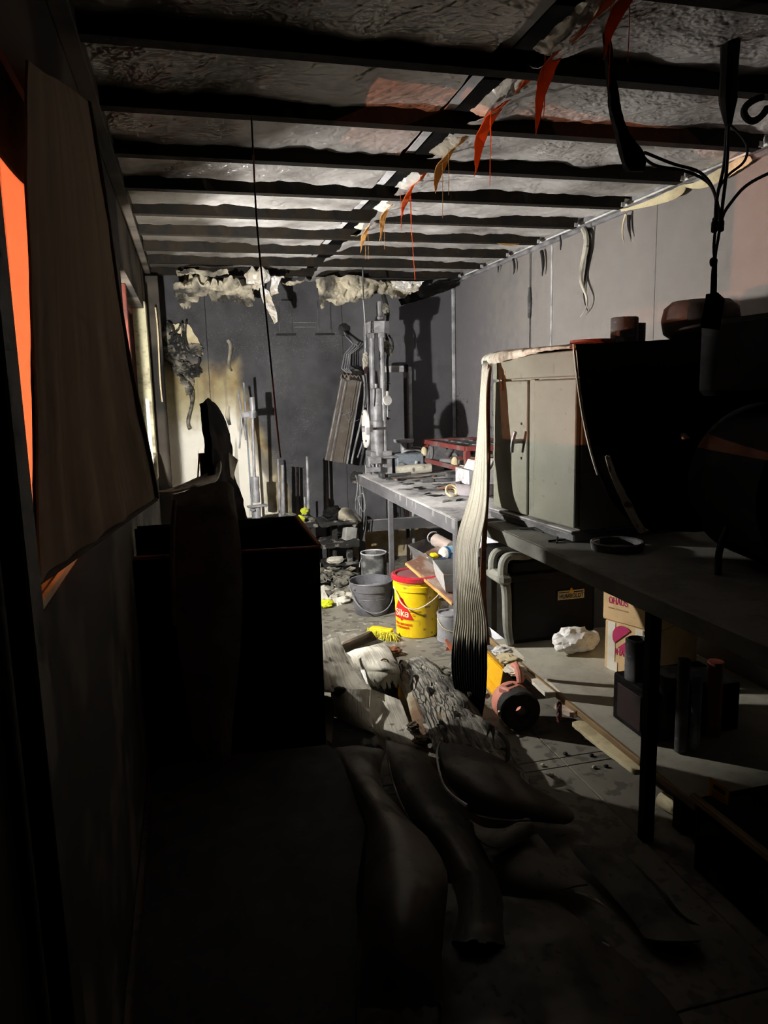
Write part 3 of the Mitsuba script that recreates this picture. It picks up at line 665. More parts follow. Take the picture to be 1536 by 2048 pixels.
for d, r in ((0, .0055), (.022, .004), (.042, .0045), (.058, .0035)):
    part(k, 'pipe', tube([(1.37 + d * .4, YB, 2.07 - d * .3), (1.36 + d, 6.52, 2.05 - d), (1.365 + d, 6.50, 2.02 - d), (1.418 + d * .9, 6.46, 1.955 - d * .4), (1.412 + d * .9, 6.46, 1.935 - d * .4), (1.335 + d * .9, 6.44, 1.86), (1.318 + d, 6.42, 1.79), (1.30 + d, 6.40, 1.74), (1.345 + d * .7, 6.38, 1.70)], r, 8), 'm_steel')
# finned coil hanging askew
k = thing('coil_block', 'finned air-conditioner coil hanging askew on the back wall', 'air conditioner coil')
a0, a1, b0, b1 = V(*(1.288, 6.380, 1.655)), V(*(1.463, 6.380, 1.630)), V(*(1.122, 6.380, 0.960)), V(*(1.316, 6.380, 0.916))
back = V(0.012, .10, 0)
def quad_box(a, b, c, d, off):
    p = np.array([a, b, c, d]); return trimesh.convex.convex_hull(np.vstack([p, p + off]))
part(k, 'coil', quad_box(a0, a1, b0, b1, back), 'm_fin', False)
for i in range(9):
    t = (i + .5) / 9 * (.5 if i < 6 else 1.06)
    p, q = a0 + (a1 - a0) * t, b0 + (b1 - b0) * t
    part(k, 'fin_row', beam_between(p + V(0, -.006, 0), q + V(0, -.006, 0), .006 if i % 2 else .012, .012), 'm_fin' if i % 4 else 'm_steel', False)
for i in range(5):
    p = a0 + (a1 - a0) * (i + .5) / 5.2
    part(k, 'return_bend', tube([p + V(-.012, 0, 0), p + V(-.012, 0, .03), p + V(0, 0, .042), p + V(.012, 0, .03), p + V(.012, 0, 0)], .006, 6, 14), 'm_copper')
part(k, 'side_tube', tube([a1 + V(.02, 0, .05), a1 + V(.03, 0, -.05), (a1 + b1) / 2 + V(.06, 0, 0), b1 + V(.04, 0, 0)], .009, 8, 24), 'm_steel')
part(k, 'side_tube', tube([a1 + V(.045, .02, .06), a1 + V(.06, .02, -.2), b1 + V(.10, .02, .05)], .007, 8, 24), 'm_steel')
part(k, 'top_cover', sheet([[(1.284, 6.400, 1.677), (1.378, 6.420, 1.735), (1.507, 6.440, 1.717)], [(1.320, 6.370, 1.620), (1.417, 6.370, 1.631), (1.517, 6.370, 1.573)]], 14, 20, .008, .015, 20, 3, (.1, .1, .1, .2)), 'm_char')
rr = random.Random(3)
for i in range(7):
    p = V(*(1.330, 6.360, 1.343)) + V(rr.uniform(-.04, .05), 0, rr.uniform(-.04, .05))
    part(k, 'loose_wire', tube([p, p + V(rr.uniform(-.05, .05), -.01, rr.uniform(-.05, .05)), p + V(rr.uniform(-.08, .08), -.005, rr.uniform(-.06, .06))], .002, 5, 10), 'm_bench')
# melted electric box
k = thing('melted_fixture', 'melted electrical box and cables sagging down the back wall in the left corner', 'melted fixture')
part(k, 'box', lump((-0.095, 6.550, 1.919), (.09, .05, .09), 2, .75, 8, 4), 'm_rubble')
for i, (p, s) in enumerate(zip([(-0.147, 6.550, 2.033), (-0.064, 6.550, 1.960), (0.078, 6.550, 1.909), (-0.036, 6.550, 1.776), (0.055, 6.550, 1.745), (0.005, 6.550, 1.664), (0.020, 6.550, 1.589)], ((.05, .03, .10), (.07, .05, .07), (.06, .03, .05), (.07, .05, .05), (.06, .05, .045), (.045, .04, .05), (.03, .03, .04)))):
    part(k, 'melted_lump', lump(p, s, 10 + i, .75, 9, 4), ('m_rubble', 'm_char', 'm_wool')[i % 3])
for i, pts in enumerate(([(-0.115, 6.520, 2.139), (-0.087, 6.520, 2.031), (-0.112, 6.520, 1.958), (-0.071, 6.520, 1.857), (0.004, 6.520, 1.774)], [(-0.012, 6.520, 2.139), (-0.005, 6.520, 1.998), (0.013, 6.520, 1.916), (0.105, 6.520, 1.895)], [(0.029, 6.530, 2.152), (0.013, 6.530, 2.039), (0.046, 6.530, 1.917), (0.114, 6.530, 1.842), (0.069, 6.530, 1.773)],
                         [(-0.174, 6.500, 1.917), (-0.190, 6.500, 1.857), (-0.129, 6.500, 1.816), (-0.086, 6.500, 1.746), (-0.003, 6.500, 1.671), (0.030, 6.500, 1.547)], [(-0.021, 6.520, 2.119), (-0.065, 6.520, 2.059), (-0.114, 6.520, 2.047)], [(-0.092, 6.500, 1.957), (-0.043, 6.500, 1.908), (-0.079, 6.500, 1.844), (-0.124, 6.500, 1.897)])):
    part(k, 'cable', tube(pts, .009, 7, 30), 'm_char')
part(k, 'drip_tail', tube([(0.031, 6.530, 1.567), (0.028, 6.530, 1.464), (0.003, 6.530, 1.381), (-0.011, 6.530, 1.297), (0.003, 6.530, 1.263)], (.022, .012, .014, .013, .016), 8, 26), 'm_rubble')
part(k, 'backplate', sheet([[(-0.159, 6.585, 2.157), (0.041, 6.585, 2.157)], [(-0.173, 6.585, 1.963), (0.151, 6.585, 1.960)], [(-0.140, 6.585, 1.860), (0.157, 6.585, 1.869)]], 14, 14, .008, .008, 14, 3, (.1, .15, .1, .1)), 'm_cream')
for pts, lab in (([(0.360, 6.590, 2.000), (0.384, 6.590, 1.916), (0.363, 6.590, 1.833), (0.383, 6.590, 1.741)], 'yellowish dried drip high on the back wall right of the melted box'), ([(0.336, 6.590, 1.445), (0.323, 6.590, 1.360), (0.340, 6.590, 1.283)], 'small brown dried drip below the yellowish one')):
    single('dried_drip', lab, 'drip', tube(pts, (.014, .02, .012, .008)[:len(pts)], 8, 20), 'm_wool', group='dried drips on the back wall')
single('wall_pipe', 'short white plastic pipe upright on the sill in the far left corner', 'pipe', cyl((-.236, 4.75, 1.14), (-.236, 4.75, 1.53), .010), 'm_white')
single('wall_lead', 'thin pale cable running down the left wall beside the window jamb', 'cable', tube([(-.19, 5.98, 2.2), (-.187, 5.98, 1.9), (-.192, 5.98, 1.7), (-.188, 5.98, 1.5)], .006, 6, 20), 'm_cream')

# ------------------------------------------------------------------ long bench along the right wall and what stands on it
ZT = 0.865
k = thing('workbench', 'long dusty steel workbench along the right wall with a cable-strewn top', 'workbench')
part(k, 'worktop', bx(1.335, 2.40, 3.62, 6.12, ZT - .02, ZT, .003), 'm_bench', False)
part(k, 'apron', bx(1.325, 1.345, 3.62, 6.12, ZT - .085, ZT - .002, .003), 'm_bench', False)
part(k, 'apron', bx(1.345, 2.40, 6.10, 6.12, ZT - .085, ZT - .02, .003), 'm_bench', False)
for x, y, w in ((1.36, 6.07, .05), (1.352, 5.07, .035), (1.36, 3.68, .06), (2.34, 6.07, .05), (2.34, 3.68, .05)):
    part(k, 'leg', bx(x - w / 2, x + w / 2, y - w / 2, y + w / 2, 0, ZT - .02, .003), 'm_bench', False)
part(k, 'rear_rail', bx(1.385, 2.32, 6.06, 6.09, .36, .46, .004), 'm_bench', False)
Z2 = 0.90
k = thing('workbench', 'near grey workbench that carries the cabinet, its front end lit', 'workbench')
part(k, 'worktop', bx(1.365, 2.40, 1.2, 3.32, Z2 - .02, Z2, .003), 'm_bench_near', False)
part(k, 'apron', bx(1.355, 1.375, 1.2, 3.32, Z2 - .062, Z2 - .002, .003), 'm_bench_near', False)
part(k, 'apron', bx(1.375, 2.40, 3.30, 3.32, Z2 - .062, Z2 - .02, .003), 'm_bench_near', False)
for x, y in ((1.428, 2.05), (2.34, 3.26), (2.34, 1.3)):
    part(k, 'leg', bx(x - .02, x + .02, y - .02, y + .02, 0, Z2 - .02, .003), 'm_black' if y < 3 else 'm_bench_near', False)
# upright compression frame
k = thing('load_frame', 'tall twin-column load frame standing at the far end of the workbench', 'load frame')
part(k, 'base', bx(1.42, 1.60, 5.90, 6.10, ZT, ZT + .19, .006), 'm_steel')
part(k, 'base_plate', bx(1.40, 1.66, 5.86, 5.98, ZT + .13, ZT + .15, .003), 'm_steel')
part(k, 'column', cyl((1.478, 6.02, ZT + .19), (1.478, 6.02, 2.07), .024), 'm_steel')
part(k, 'column', cyl((1.548, 5.93, ZT), (1.540, 5.95, 2.06), .022), 'm_steel')
part(k, 'crosshead', trimesh.convex.convex_hull(np.array([(1.42, 5.90, 2.00), (1.44, 5.90, 2.09), (1.55, 5.86, 2.09), (1.60, 5.90, 2.09), (1.60, 5.92, 2.00), (1.55, 5.88, 2.00), (1.44, 6.06, 2.00), (1.44, 6.06, 2.09), (1.60, 6.06, 2.0), (1.60, 6.06, 2.09), (1.42, 5.92, 2.08)])), 'm_steel', False)
for x, y in ((1.478, 6.02), (1.545, 5.95)):
    part(k, 'nut', lathe([(0, 1.965), (.034, 1.965), (.034, 2.0), (0, 2.0)], (x, y, 0), 6), 'm_steel', False)
part(k, 'cap', lathe([(0, 2.09), (.038, 2.09), (.038, 2.13), (.024, 2.135), (.024, 2.235), (.018, 2.25), (0, 2.25)], (1.535, 5.96, 0), 24), 'm_steel')
part(k, 'piston', lathe([(0, 1.02), (.058, 1.02), (.058, 1.30), (.050, 1.305), (.050, 1.43), (.047, 1.435), (.047, 1.56), (.012, 1.57), (.012, 1.60), (0, 1.60)], (1.49, 5.95, 0), 32), 'm_steel')
part(k, 'clamp', cb((1.44, 5.86, ZT + .12), (.10, .06, .05)), 'm_steel')
part(k, 'clamp', cb((1.42, 5.84, ZT + .05), (.12, .05, .04)), 'm_steel')
for q in range(4):
    part(k, 'bolt', cyl((1.36 + .03 * q, 5.84, ZT + .02 + .05 * (q % 2)), (1.36 + .03 * q, 5.84, ZT + .09 + .05 * (q % 2)), .008, 8), 'm_steel')
# proving ring seen edge-on
k = thing('proving_ring', 'pale proving ring with dial seen edge-on in front of the columns', 'proving ring')
pr_c = V(1.276, 5.45, 1.265)
def pr_(m): return rot(m, 0, -90, -5, (0, 0, 0)).apply_translation(pr_c)
part(k, 'ring', pr_(lathe([(.120, -.011), (.140, -.011), (.143, 0), (.140, .011), (.120, .011), (.120, -.011)], (0, 0, 0), 56)), 'm_white')
part(k, 'dial', pr_(lathe([(0, -.008), (.121, -.008), (.121, .008), (0, .008)], (0, 0, 0), 48)), 'm_dial')
part(k, 'hub', pr_(lathe([(0, 0), (.022, 0), (.022, .028), (0, .03)], (0, 0, 0), 24)), 'm_steel')
part(k, 'side_lug', cb(pr_c + V(-.02, -.148, -.01), (.03, .03, .05)), 'm_steel')
part(k, 'side_lug', cb(pr_c + V(.03, .03, 0), (.05, .06, .05)), 'm_white')
part(k, 'arm', beam_between(pr_c + V(.03, .05, 0), (1.44, 5.90, 1.24), .02, .02), 'm_steel')
for a_ in (.6, 2.4, 4.0): part(k, 'screw', pr_(cyl((.130 * math.cos(a_), .130 * math.sin(a_), .010), (.130 * math.cos(a_), .130 * math.sin(a_), .018), .008, 10)), 'm_ink')
k = thing('dial_gauge', 'small white dial gauge hanging right of the columns', 'dial gauge')
part(k, 'face', rot(lathe([(0, -.012), (.04, -.012), (.043, 0), (.04, .01), (0, .01)], (1.575, 5.93, 1.465), 24), 80, 0, 25, (1.575, 5.93, 1.465)), 'm_white')
part(k, 'stem', cyl((1.575, 5.93, 1.42), (1.575, 5.93, 1.33), .006), 'm_steel')
part(k, 'clip', cb((1.575, 5.93, 1.52), (.02, .02, .04)), 'm_white')
k = thing('hanging_cable', 'burnt cable with a crusted knot hanging straight down in front of the load frame', 'cable')
part(k, 'strand', tube([(1.369, 5.800, 2.657), (1.369, 5.800, 2.391), (1.368, 5.800, 2.090), (1.366, 5.800, 1.862), (1.375, 5.800, 1.630), (1.361, 5.800, 1.415)], .006, 6, 50), 'm_dust_black')
part(k, 'strand', tube([(1.363, 5.790, 2.240), (1.373, 5.790, 2.051), (1.361, 5.790, 1.784)], .004, 6, 30), 'm_dusty_white')
part(k, 'knot', lump((1.371, 5.800, 1.777), (.025, .025, .06), 5, .6, 6), 'm_ash')
part(k, 'knot', lump((1.374, 5.800, 1.715), (.018, .018, .03), 6, .6, 6), 'm_maroon')
k = thing('burnt_strand', 'knobbly burnt strand hanging right of the load frame', 'cable')
part(k, 'strand', tube([(1.665, 6.250, 2.458), (1.669, 6.250, 2.255), (1.679, 6.250, 2.132), (1.655, 6.250, 2.050), (1.683, 6.250, 1.925), (1.671, 6.250, 1.821), (1.672, 6.250, 1.674), (1.658, 6.250, 1.463), (1.663, 6.250, 1.292)], (.015, .022, .012, .014, .012, .010, .012, .009, .006), 8, 60), 'm_char')
part(k, 'loop', tube([(1.685, 6.250, 2.008), (1.714, 6.250, 1.967), (1.722, 6.250, 1.904), (1.685, 6.250, 1.842)], .007, 6, 20), 'm_ink')
for q, p in enumerate([(1.662, 6.240, 1.916), (1.688, 6.240, 1.883), (1.661, 6.240, 2.221)]):
    part(k, 'crust', lump(p, (.03, .025, .045), 30 + q, .6, 5), 'm_rubble')
for q, p in enumerate([(1.690, 6.240, 1.598), (1.691, 6.240, 1.483), (1.684, 6.240, 1.369), (1.687, 6.240, 1.300)]):
    part(k, 'barb', tube([p, (p[0] - .035, p[1], p[2] + .01)], (.002, .006), 5), 'm_ink')
# portal frame near the far right corner
k = thing('steel_portal', 'dark steel portal with a pale top bar in the far right corner', 'frame')
part(k, 'top_bar', bx(1.64, 1.86, 6.36, 6.40, 1.70, 1.755, .004), 'm_dusty_white')
part(k, 'corner_block', bx(1.845, 1.885, 6.35, 6.41, 1.70, 1.765, .004), 'm_black')
part(k, 'post', bx(1.85, 1.872, 6.36, 6.40, 0, 1.70, .003), 'm_maroon')
part(k, 'brace', bx(1.90, 1.93, 6.40, 6.42, 0, 1.745, .003), 'm_dusty_white')
# blue drive unit
k = thing('drive_unit', 'blue-grey gear drive box with a round platen, behind the load frame', 'machine')
part(k, 'body', bx(1.63, 1.86, 5.86, 6.06, ZT, ZT + .16, .008), 'm_blue_grey')
part(k, 'side_plate', bx(1.86, 1.93, 5.90, 6.08, ZT, ZT + .155, .004), 'm_black')
part(k, 'spindle', cyl((1.72, 5.97, ZT + .16), (1.72, 5.97, ZT + .27), .028), 'm_steel')
part(k, 'platen', lathe([(0, ZT + .25), (.08, ZT + .25), (.085, ZT + .262), (.085, ZT + .275), (0, ZT + .275)], (1.72, 5.97, 0), 28), 'm_dusty_white')
part(k, 'gear', rot(lathe([(.012, -.012), (.04, -.012), (.04, .012), (.012, .012), (.012, -.012)], (1.66, 5.85, ZT + .05), 14), 90, 0, 0, (1.66, 5.85, ZT + .05)), 'm_steel')
part(k, 'crank', tube([(1.74, 5.85, ZT + .04), (1.77, 5.84, ZT + .06), (1.79, 5.84, ZT + .10)], .012, 8, 12), 'm_dusty_white')
part(k, 'cable', tube([(1.75, 5.95, ZT + .18), (1.82, 5.9, ZT + .21), (1.90, 5.9, ZT + .18), (1.95, 5.92, ZT + .12)], .008, 7, 24), 'm_dust_black')
part(k, 'cable', tube([(1.70, 5.93, ZT + .175), (1.78, 5.9, ZT + .19), (1.86, 5.92, ZT + .17)], .01, 7, 24), 'm_steel')
k = thing('belt_wheel', 'dark belt wheel half hidden behind the red rack', 'wheel')
w0 = V(2.16, 5.98, ZT + .11)
part(k, 'tyre', rot(trimesh.creation.torus(.125, .045, 40, 14).apply_translation(w0), 88, 0, -12, w0), 'm_rubber')
part(k, 'disc', rot(lathe([(0, -.02), (.09, -.02), (.09, .02), (0, .02)], w0, 30), 88, 0, -12, w0), 'm_dust_black')
part(k, 'hub', rot(lathe([(0, -.05), (.03, -.05), (.03, .04), (0, .04)], w0, 20), 88, 0, -12, w0), 'm_steel')
part(k, 'guard', trimesh.convex.convex_hull(np.vstack([lathe([(0, -.03), (.10, -.03), (.10, .03), (0, .03)], (0, 0, 0), 24).apply_transform(trimesh.transformations.euler_matrix(math.pi / 2, 0, .3)).vertices + V(1.98, 5.90, ZT + .13), [[1.92, 5.86, ZT], [2.04, 5.90, ZT], [1.92, 5.92, ZT], [2.04, 5.94, ZT]]])), 'm_steel', 40)
part(k, 'bracket', sheet([[(1.84, 5.86, ZT + .02), (1.86, 5.86, ZT + .0)], [(1.90, 5.85, ZT + .12), (1.92, 5.85, ZT + .10)], [(1.905, 5.85, ZT + .22), (1.93, 5.85, ZT + .21)]], 16, 6, .01), 'm_steel')
part(k, 'top_block', cb((2.02, 5.88, ZT + .235), (.12, .05, .05)), 'm_steel')
# red angle-iron rack
k = thing('red_rack', 'red angle-iron rack with a slotted top on the workbench', 'rack')
xa, xb, ya, yb, zt = 1.90, 2.36, 4.98, 6.02, ZT + .255
fl, fr, bl, br = V(1.900, 5.00, 0), V(2.36, 4.92, 0), V(1.875, 5.90, 0), V(2.36, 5.90, 0)
for q, (p, s) in enumerate(((fl, 1), (fr, -1), (bl, 1), (br, -1))):
    part(k, 'leg', cat(bx(p[0] - .004 if s > 0 else p[0] - .035, p[0] + .035 if s > 0 else p[0] + .004, p[1] - .003, p[1] + .003, ZT, zt, .001), bx(p[0] - .003, p[0] + .003, p[1], p[1] + .035, ZT, zt, .001)), 'm_red', False)
for a, b in ((fl, fr), (fl, bl), (bl, br), (fr, br)):
    part(k, 'top_rail', beam_between(a + V(0, 0, zt), b + V(0, 0, zt), .03, .034, .002), 'm_red', False)
    part(k, 'lower_rail', beam_between(a + V(0, 0, ZT + .10), b + V(0, 0, ZT + .10), .012, .035, .002), 'm_red', False)
for t in (.18, .34, .5, .66, .82):
    a, b = fl + (bl - fl) * t, fr + (br - fr) * t
    part(k, 'slat', beam_between(a + V(0, 0, zt + .008), b + V(0, 0, zt + .008), .035, .006, .001), 'm_dust_black', False)
    for s in (.3, .62):
        part(k, 'slot_divider', cb(a + (b - a) * s + V(0, .04, zt + .012), (.012, .07, .006), .001), 'm_steel', False)
for i, (p, s) in enumerate(((V(1.868, 5.88, ZT + .14), .9), (V(1.925, 5.30, ZT + .10), 1.0))):
    single('cream_dome', ['small cream knob on the far leg of the red rack', 'cream dome knob lying on the front rail of the red rack'][i], 'knob',
           lathe([(0, 0), (.026 * s, 0), (.028 * s, .03), (.024 * s, .055), (.012 * s, .07), (0, .073)], p, 18), 'm_cream', group='cream knobs on the red rack')
for i, (a, b, r, m, lab) in enumerate(((V(1.90, 5.55, ZT + .125), V(2.02, 5.35, ZT + .12), .017, 'm_steel', 'grey tool handle lying through the red rack'),
                                       (V(1.93, 5.2, ZT + .105), V(2.18, 4.86, ZT + .07), .017, 'm_ash', 'ash-covered stick poking out of the front of the red rack'),
                                       (V(2.0, 5.7, ZT + .14), V(2.05, 5.7, ZT + .21), .026, 'm_dust_black', 'dark upright flask inside the red rack'),
                                       (V(2.11, 5.55, ZT + .125), V(2.11, 5.55, ZT + .20), .022, 'm_copper', 'brown bottle inside the red rack'))):
    single('rack_item', lab, 'tool', cyl(a, b, r), m)
single('round_pan', 'shallow round pan on the lower rail of the red rack', 'pan', lathe([(0, 0), (.12, 0), (.13, .045), (.124, .045), (.115, .008), (0, .008)], (2.19, 5.35, ZT + .12), 32), 'm_copper')
single('round_pan', 'flat dark lid lying on the bench under the red rack', 'pan', lathe([(0, 0), (.11, 0), (.115, .03), (.105, .035), (0, .03)], (2.02, 5.45, ZT), 32), 'm_dust_black')
# odd things on the bench top
def wrench(p, ang, L, m='m_dust_black', w=.018):
    h = cat(bx(0, L, -w / 2, w / 2, 0, .012, .003), lathe([(.012, 0), (.026, 0), (.026, .014), (.012, .014), (.012, 0)], (L + .015, 0, 0), 12), lathe([(.010, 0), (.022, 0), (.022, .014), (.010, .014), (.010, 0)], (-.015, 0, 0), 12))
    return rot(h, 0, 0, ang, (0, 0, 0)).apply_translation(p)
single('hammer', 'long-handled hammer lying at the front of the bench before the load frame', 'hammer', cat(cyl((1.44, 5.60, ZT + .02), (1.66, 5.58, ZT + .03), .012), cb((1.43, 5.60, ZT + .028), (.04, .09, .045), .008)), 'm_dust_black')
single('wrench', 'long dark wrench on the bench top between hammer and rack', 'wrench', wrench((1.52, 5.45, ZT + .002), 12, .30, 'm_copper'), 'm_copper')
single('wrench', 'ring wrench in the middle of the bench top', 'wrench', wrench((1.68, 5.30, ZT + .002), -8, .22), 'm_dust_black')
single('pliers', 'pair of burnt pliers on the middle of the bench top', 'pliers', cat(cb((1.68, 5.22, ZT + .016), (.10, .05, .03), .008), tube([(1.72, 5.22, ZT + .015), (1.80, 5.26, ZT + .012), (1.88, 5.25, ZT + .01)], .010, 8, 12), tube([(1.72, 5.22, ZT + .015), (1.80, 5.19, ZT + .012), (1.87, 5.2, ZT + .01)], .010, 8, 12)), 'm_dust_black')
single('tool_roll', 'ash-grey rolled bundle lying behind the load frame base', 'tool roll', cat(tube([(1.60, 5.80, ZT + .04), (1.75, 5.76, ZT + .045), (1.88, 5.74, ZT + .05)], (.03, .042, .036), 12, 16)), 'm_ash')
single('tool_roll', 'brown tube lying behind the ash-grey roll', 'tool roll', cyl((1.60, 5.98, ZT + .03), (1.90, 6.02, ZT + .03), .03), 'm_copper')
rr = random.Random(11)
for i in range(26):
    p = V(1.40 + rr.random() * .5, 4.15 + rr.random() * 1.35, ZT + .002)
    a = rr.uniform(-1, 1)
    scene_key = 'ash_scrap' if i == 0 else f'ash_scrap_{i:03d}'
    put('ash_scraps__' + (f'{i:03d}'), sheet([[p, p + V(.05, .02, .006)], [p + V(.06 * a, .07, .004), p + V(.09, .08, .001)]], 8, 6, .002, .006, 40, i, (.1, .2, .1, .2)), ('m_dust_black', 'm_steel', 'm_ink')[i % 3])
labels['ash_scraps'] = {'label': 'flakes of ash and paper scattered over the bench top', 'category': 'ash', 'kind': 'stuff'}
single('bench_wires', 'tangle of burnt wire on the bench top beside the oval bowl', 'wire', cat(*[tube([(1.60 + .02 * i, 4.75, ZT + .01), (1.66 + .03 * i, 4.62 + .02 * i, ZT + .03), (1.76, 4.66 - .03 * i, ZT + .015), (1.70 - .03 * i, 4.80, ZT + .01)], .004, 6, 24) for i in range(3)]), 'm_rust')
k = thing('card_box', 'pale grey open box of cards and books at the near end of the bench', 'box')
part(k, 'box_body', cat(bx(1.705, 1.98, 4.42, 4.43, ZT + .055, ZT + .165, .002), bx(1.705, 1.98, 4.66, 4.67, ZT + .055, ZT + .165, .002), bx(1.70, 1.712, 4.42, 4.67, ZT + .055, ZT + .165, .002), bx(1.97, 1.98, 4.42, 4.67, ZT + .055, ZT + .165, .002), bx(1.70, 1.98, 4.42, 4.67, ZT + .05, ZT + .06, .002)), 'm_dusty_white', False)
for i in range(7):
    single('book', 'white-edged card leaning in the pale grey box' if i not in (1, 2) else ('red card leaning in the pale grey box' if i == 1 else 'black card leaning in the pale grey box'), 'card',
           cb((1.75 + .03 * i, 4.55, ZT + .15), (.012, .19, .15), .002, 0, 28, 0), ('m_white', 'm_pail_red', 'm_ink', 'm_white', 'm_white', 'm_white', 'm_white')[i], False, group='cards in the pale grey box')
k = thing('oval_bowl', 'shallow lilac-grey oval bowl under the card box', 'bowl')
bowl = lathe([(0, 0), (.15, 0), (.165, .01), (.172, .075), (.180, .08), (.172, .082), (.160, .016), (0, .010)], (0, 0, 0), 44)
bowl.vertices = bowl.vertices * V(1.0, .75, 1) + V(1.80, 4.46, ZT + .002)
part(k, 'bowl', bowl, 'm_lilac')
k = thing('rope_coil', 'small coil of yellow cord at the left of the oval bowl', 'rope')
for i in range(3):
    part(k, 'turn', trimesh.creation.torus(.028 + .006 * i, .006, 20, 8).apply_transform(trimesh.transformations.euler_matrix(.5 + .3 * i, .2, 0)).apply_translation((1.60, 4.47, ZT + .02 + .008 * i)), 'm_cream')
single('blue_folder', 'blue-grey folder lying behind the card box', 'folder', cb((2.02, 4.86, ZT + .10), (.28, .2, .03), .003, 8, -4, 15), 'm_blue_grey')
# strings hanging off the far bench corner
k = thing('hanging_strings', 'bundle of frayed strings hanging off the far bench corner', 'string')
part(k, 'knot', lump((1.325, 6.02, .84), (.05, .04, .05), 3, .6, 4), 'm_char')
for i in range(6):
    x = 1.30 + .012 * i
    part(k, 'string', tube([(x, 5.98, .86), (x + .01, 5.97, .74), (x - .008 + .006 * i, 5.97, .62 - .03 * (i % 3)), (x + .004, 5.97, .54 - .035 * i)], .0045 if i % 2 else .003, 5, 24), 'm_dust_black' if i % 2 else 'm_steel')
part(k, 'loop', tube([(1.345, 5.965, .70), (1.372, 5.965, .60), (1.36, 5.965, .55), (1.338, 5.965, .58), (1.336, 5.965, .68)], .003, 5, 24), 'm_dusty_white')

# ------------------------------------------------------------------ cabinet on the near bench
k = thing('metal_cabinet', 'grey-green two-door metal cabinet standing on the near bench, scorched sheet over its top', 'cabinet')
ca, cn = V(1.462, 3.47, 0), V(1.532, 2.755, 0)       # far and near front corners
fx = (cn - ca) / np.linalg.norm(cn - ca); bk = V(-fx[1], fx[0], 0); bk = bk if bk[0] > 0 else -bk
z0, z1, dep = Z2 + .045, 1.69, .55
def cab(a, b, c, d, e, f, bev=.004):
    """box in cabinet axes: along the front a..b, depth c..d (towards the wall), height e..f"""
    m = bx(a, b, c, d, e, f, bev); M = np.eye(4)
    M[:3, 0], M[:3, 1], M[:3, 3] = fx, bk, ca
    if np.linalg.det(M[:3, :3]) < 0: m.invert()
    m.apply_transform(M); m.fix_normals(); return m
W_ = np.linalg.norm(cn - ca)
part(k, 'body', cab(0, W_, .022, dep, z0, z1), 'm_cabinet', False)
part(k, 'plinth', cab(-.005, W_ + .005, -.012, dep, Z2, z0, .006), 'm_dust_black', False)
part(k, 'plinth_lip', cab(-.005, W_ + .005, -.022, .02, z0 - .012, z0 + .004, .004), 'm_bench', False)
part(k, 'header', cab(0, W_, 0, .03, 1.585, z1, .004), 'm_cabinet', False)
part(k, 'mullion', cab(.34, .385, .004, .03, z0 + .01, 1.58, .003), 'm_cabinet', False)
d1 = part(k, 'door', cab(.012, .335, -.004, .02, z0 + .012, 1.575, .004), 'm_cabinet', False)
part(k, 'door', cab(.392, W_ - .006, -.004, .02, z0 + .012, 1.575, .004), 'm_cabinet', False)
def cp(a, c, e): return ca + fx * a + bk * c + V(0, 0, e)
part(d1, 'handle', cat(tube([cp(.27, -.045, 1.25), cp(.285, -.05, 1.30), cp(.30, -.045, 1.345)], (.008, .010, .008), 8, 8), tube([cp(.285, 0, 1.30), cp(.285, -.05, 1.30)], .011, 10)), 'm_steel', label='lever handle')
for e in (1.22, 1.38): part(d1, 'screw', tube([cp(.285, -.007, e), cp(.285, 0, e)], .006, 8), 'm_ink')
# scorched sheet: over the top, down the far corner to the floor
k = thing('scorched_sheet', 'pale fluted scorched sheet on the cabinet top, hanging to the floor at its far corner', 'scorched sheet')
part(k, 'top_fold', sheet([[cp(-.02, .30, 1.705), cp(.2, .30, 1.71), cp(.45, .30, 1.71), cp(W_ + .01, .3, 1.715)],
                           [cp(-.03, .10, 1.72), cp(.2, .08, 1.72), cp(.45, .08, 1.715), cp(W_ + .015, .1, 1.715)],
                           [cp(-.035, -.02, 1.705), cp(.2, -.03, 1.71), cp(.45, -.025, 1.712), cp(W_ + .01, -.02, 1.705)],
                           [cp(-.035, -.035, 1.655), cp(.2, -.032, 1.665), cp(.45, -.028, 1.690), cp(W_ + .01, -.022, 1.695)]], 30, 60, .006, .010, 16, 21, (.02, .06, 0, .02), 9), 'm_hanging')
part(k, 'hanging_strip', sheet([[(1.403, 3.450, 1.677), (1.449, 3.440, 1.676)],
                                [(1.392, 3.450, 1.550), (1.387, 3.360, 1.549)],
                                [(1.385, 3.460, 1.391), (1.376, 3.340, 1.396)],
                                [(1.369, 3.460, 1.232), (1.370, 3.320, 1.254)],
                                [(1.333, 3.440, 1.048), (1.361, 3.300, 1.052)],
                                [(1.260, 3.360, 0.927), (1.299, 3.180, 0.942)],
                                [(1.177, 3.220, 0.848), (1.240, 3.090, 0.857)],
                                [(1.142, 3.140, 0.749), (1.200, 3.010, 0.773)],
                                [(1.131, 3.100, 0.619), (1.196, 2.960, 0.650)],
                                [(1.121, 3.090, 0.504), (1.211, 2.950, 0.537)],
                                [(1.106, 3.090, 0.411), (1.215, 2.950, 0.445)],
                                [(1.096, 3.080, 0.271), (1.219, 2.960, 0.289)],
                                [(1.119, 3.080, 0.147), (1.217, 2.980, 0.150)],
                                [(1.159, 3.070, 0.042), (1.210, 3.010, 0.042)]], 200, 110, .005, .0, 30, 22, (0, .02, .0, .0), 9, None, (14, .0020, .42)), 'm_fringe')
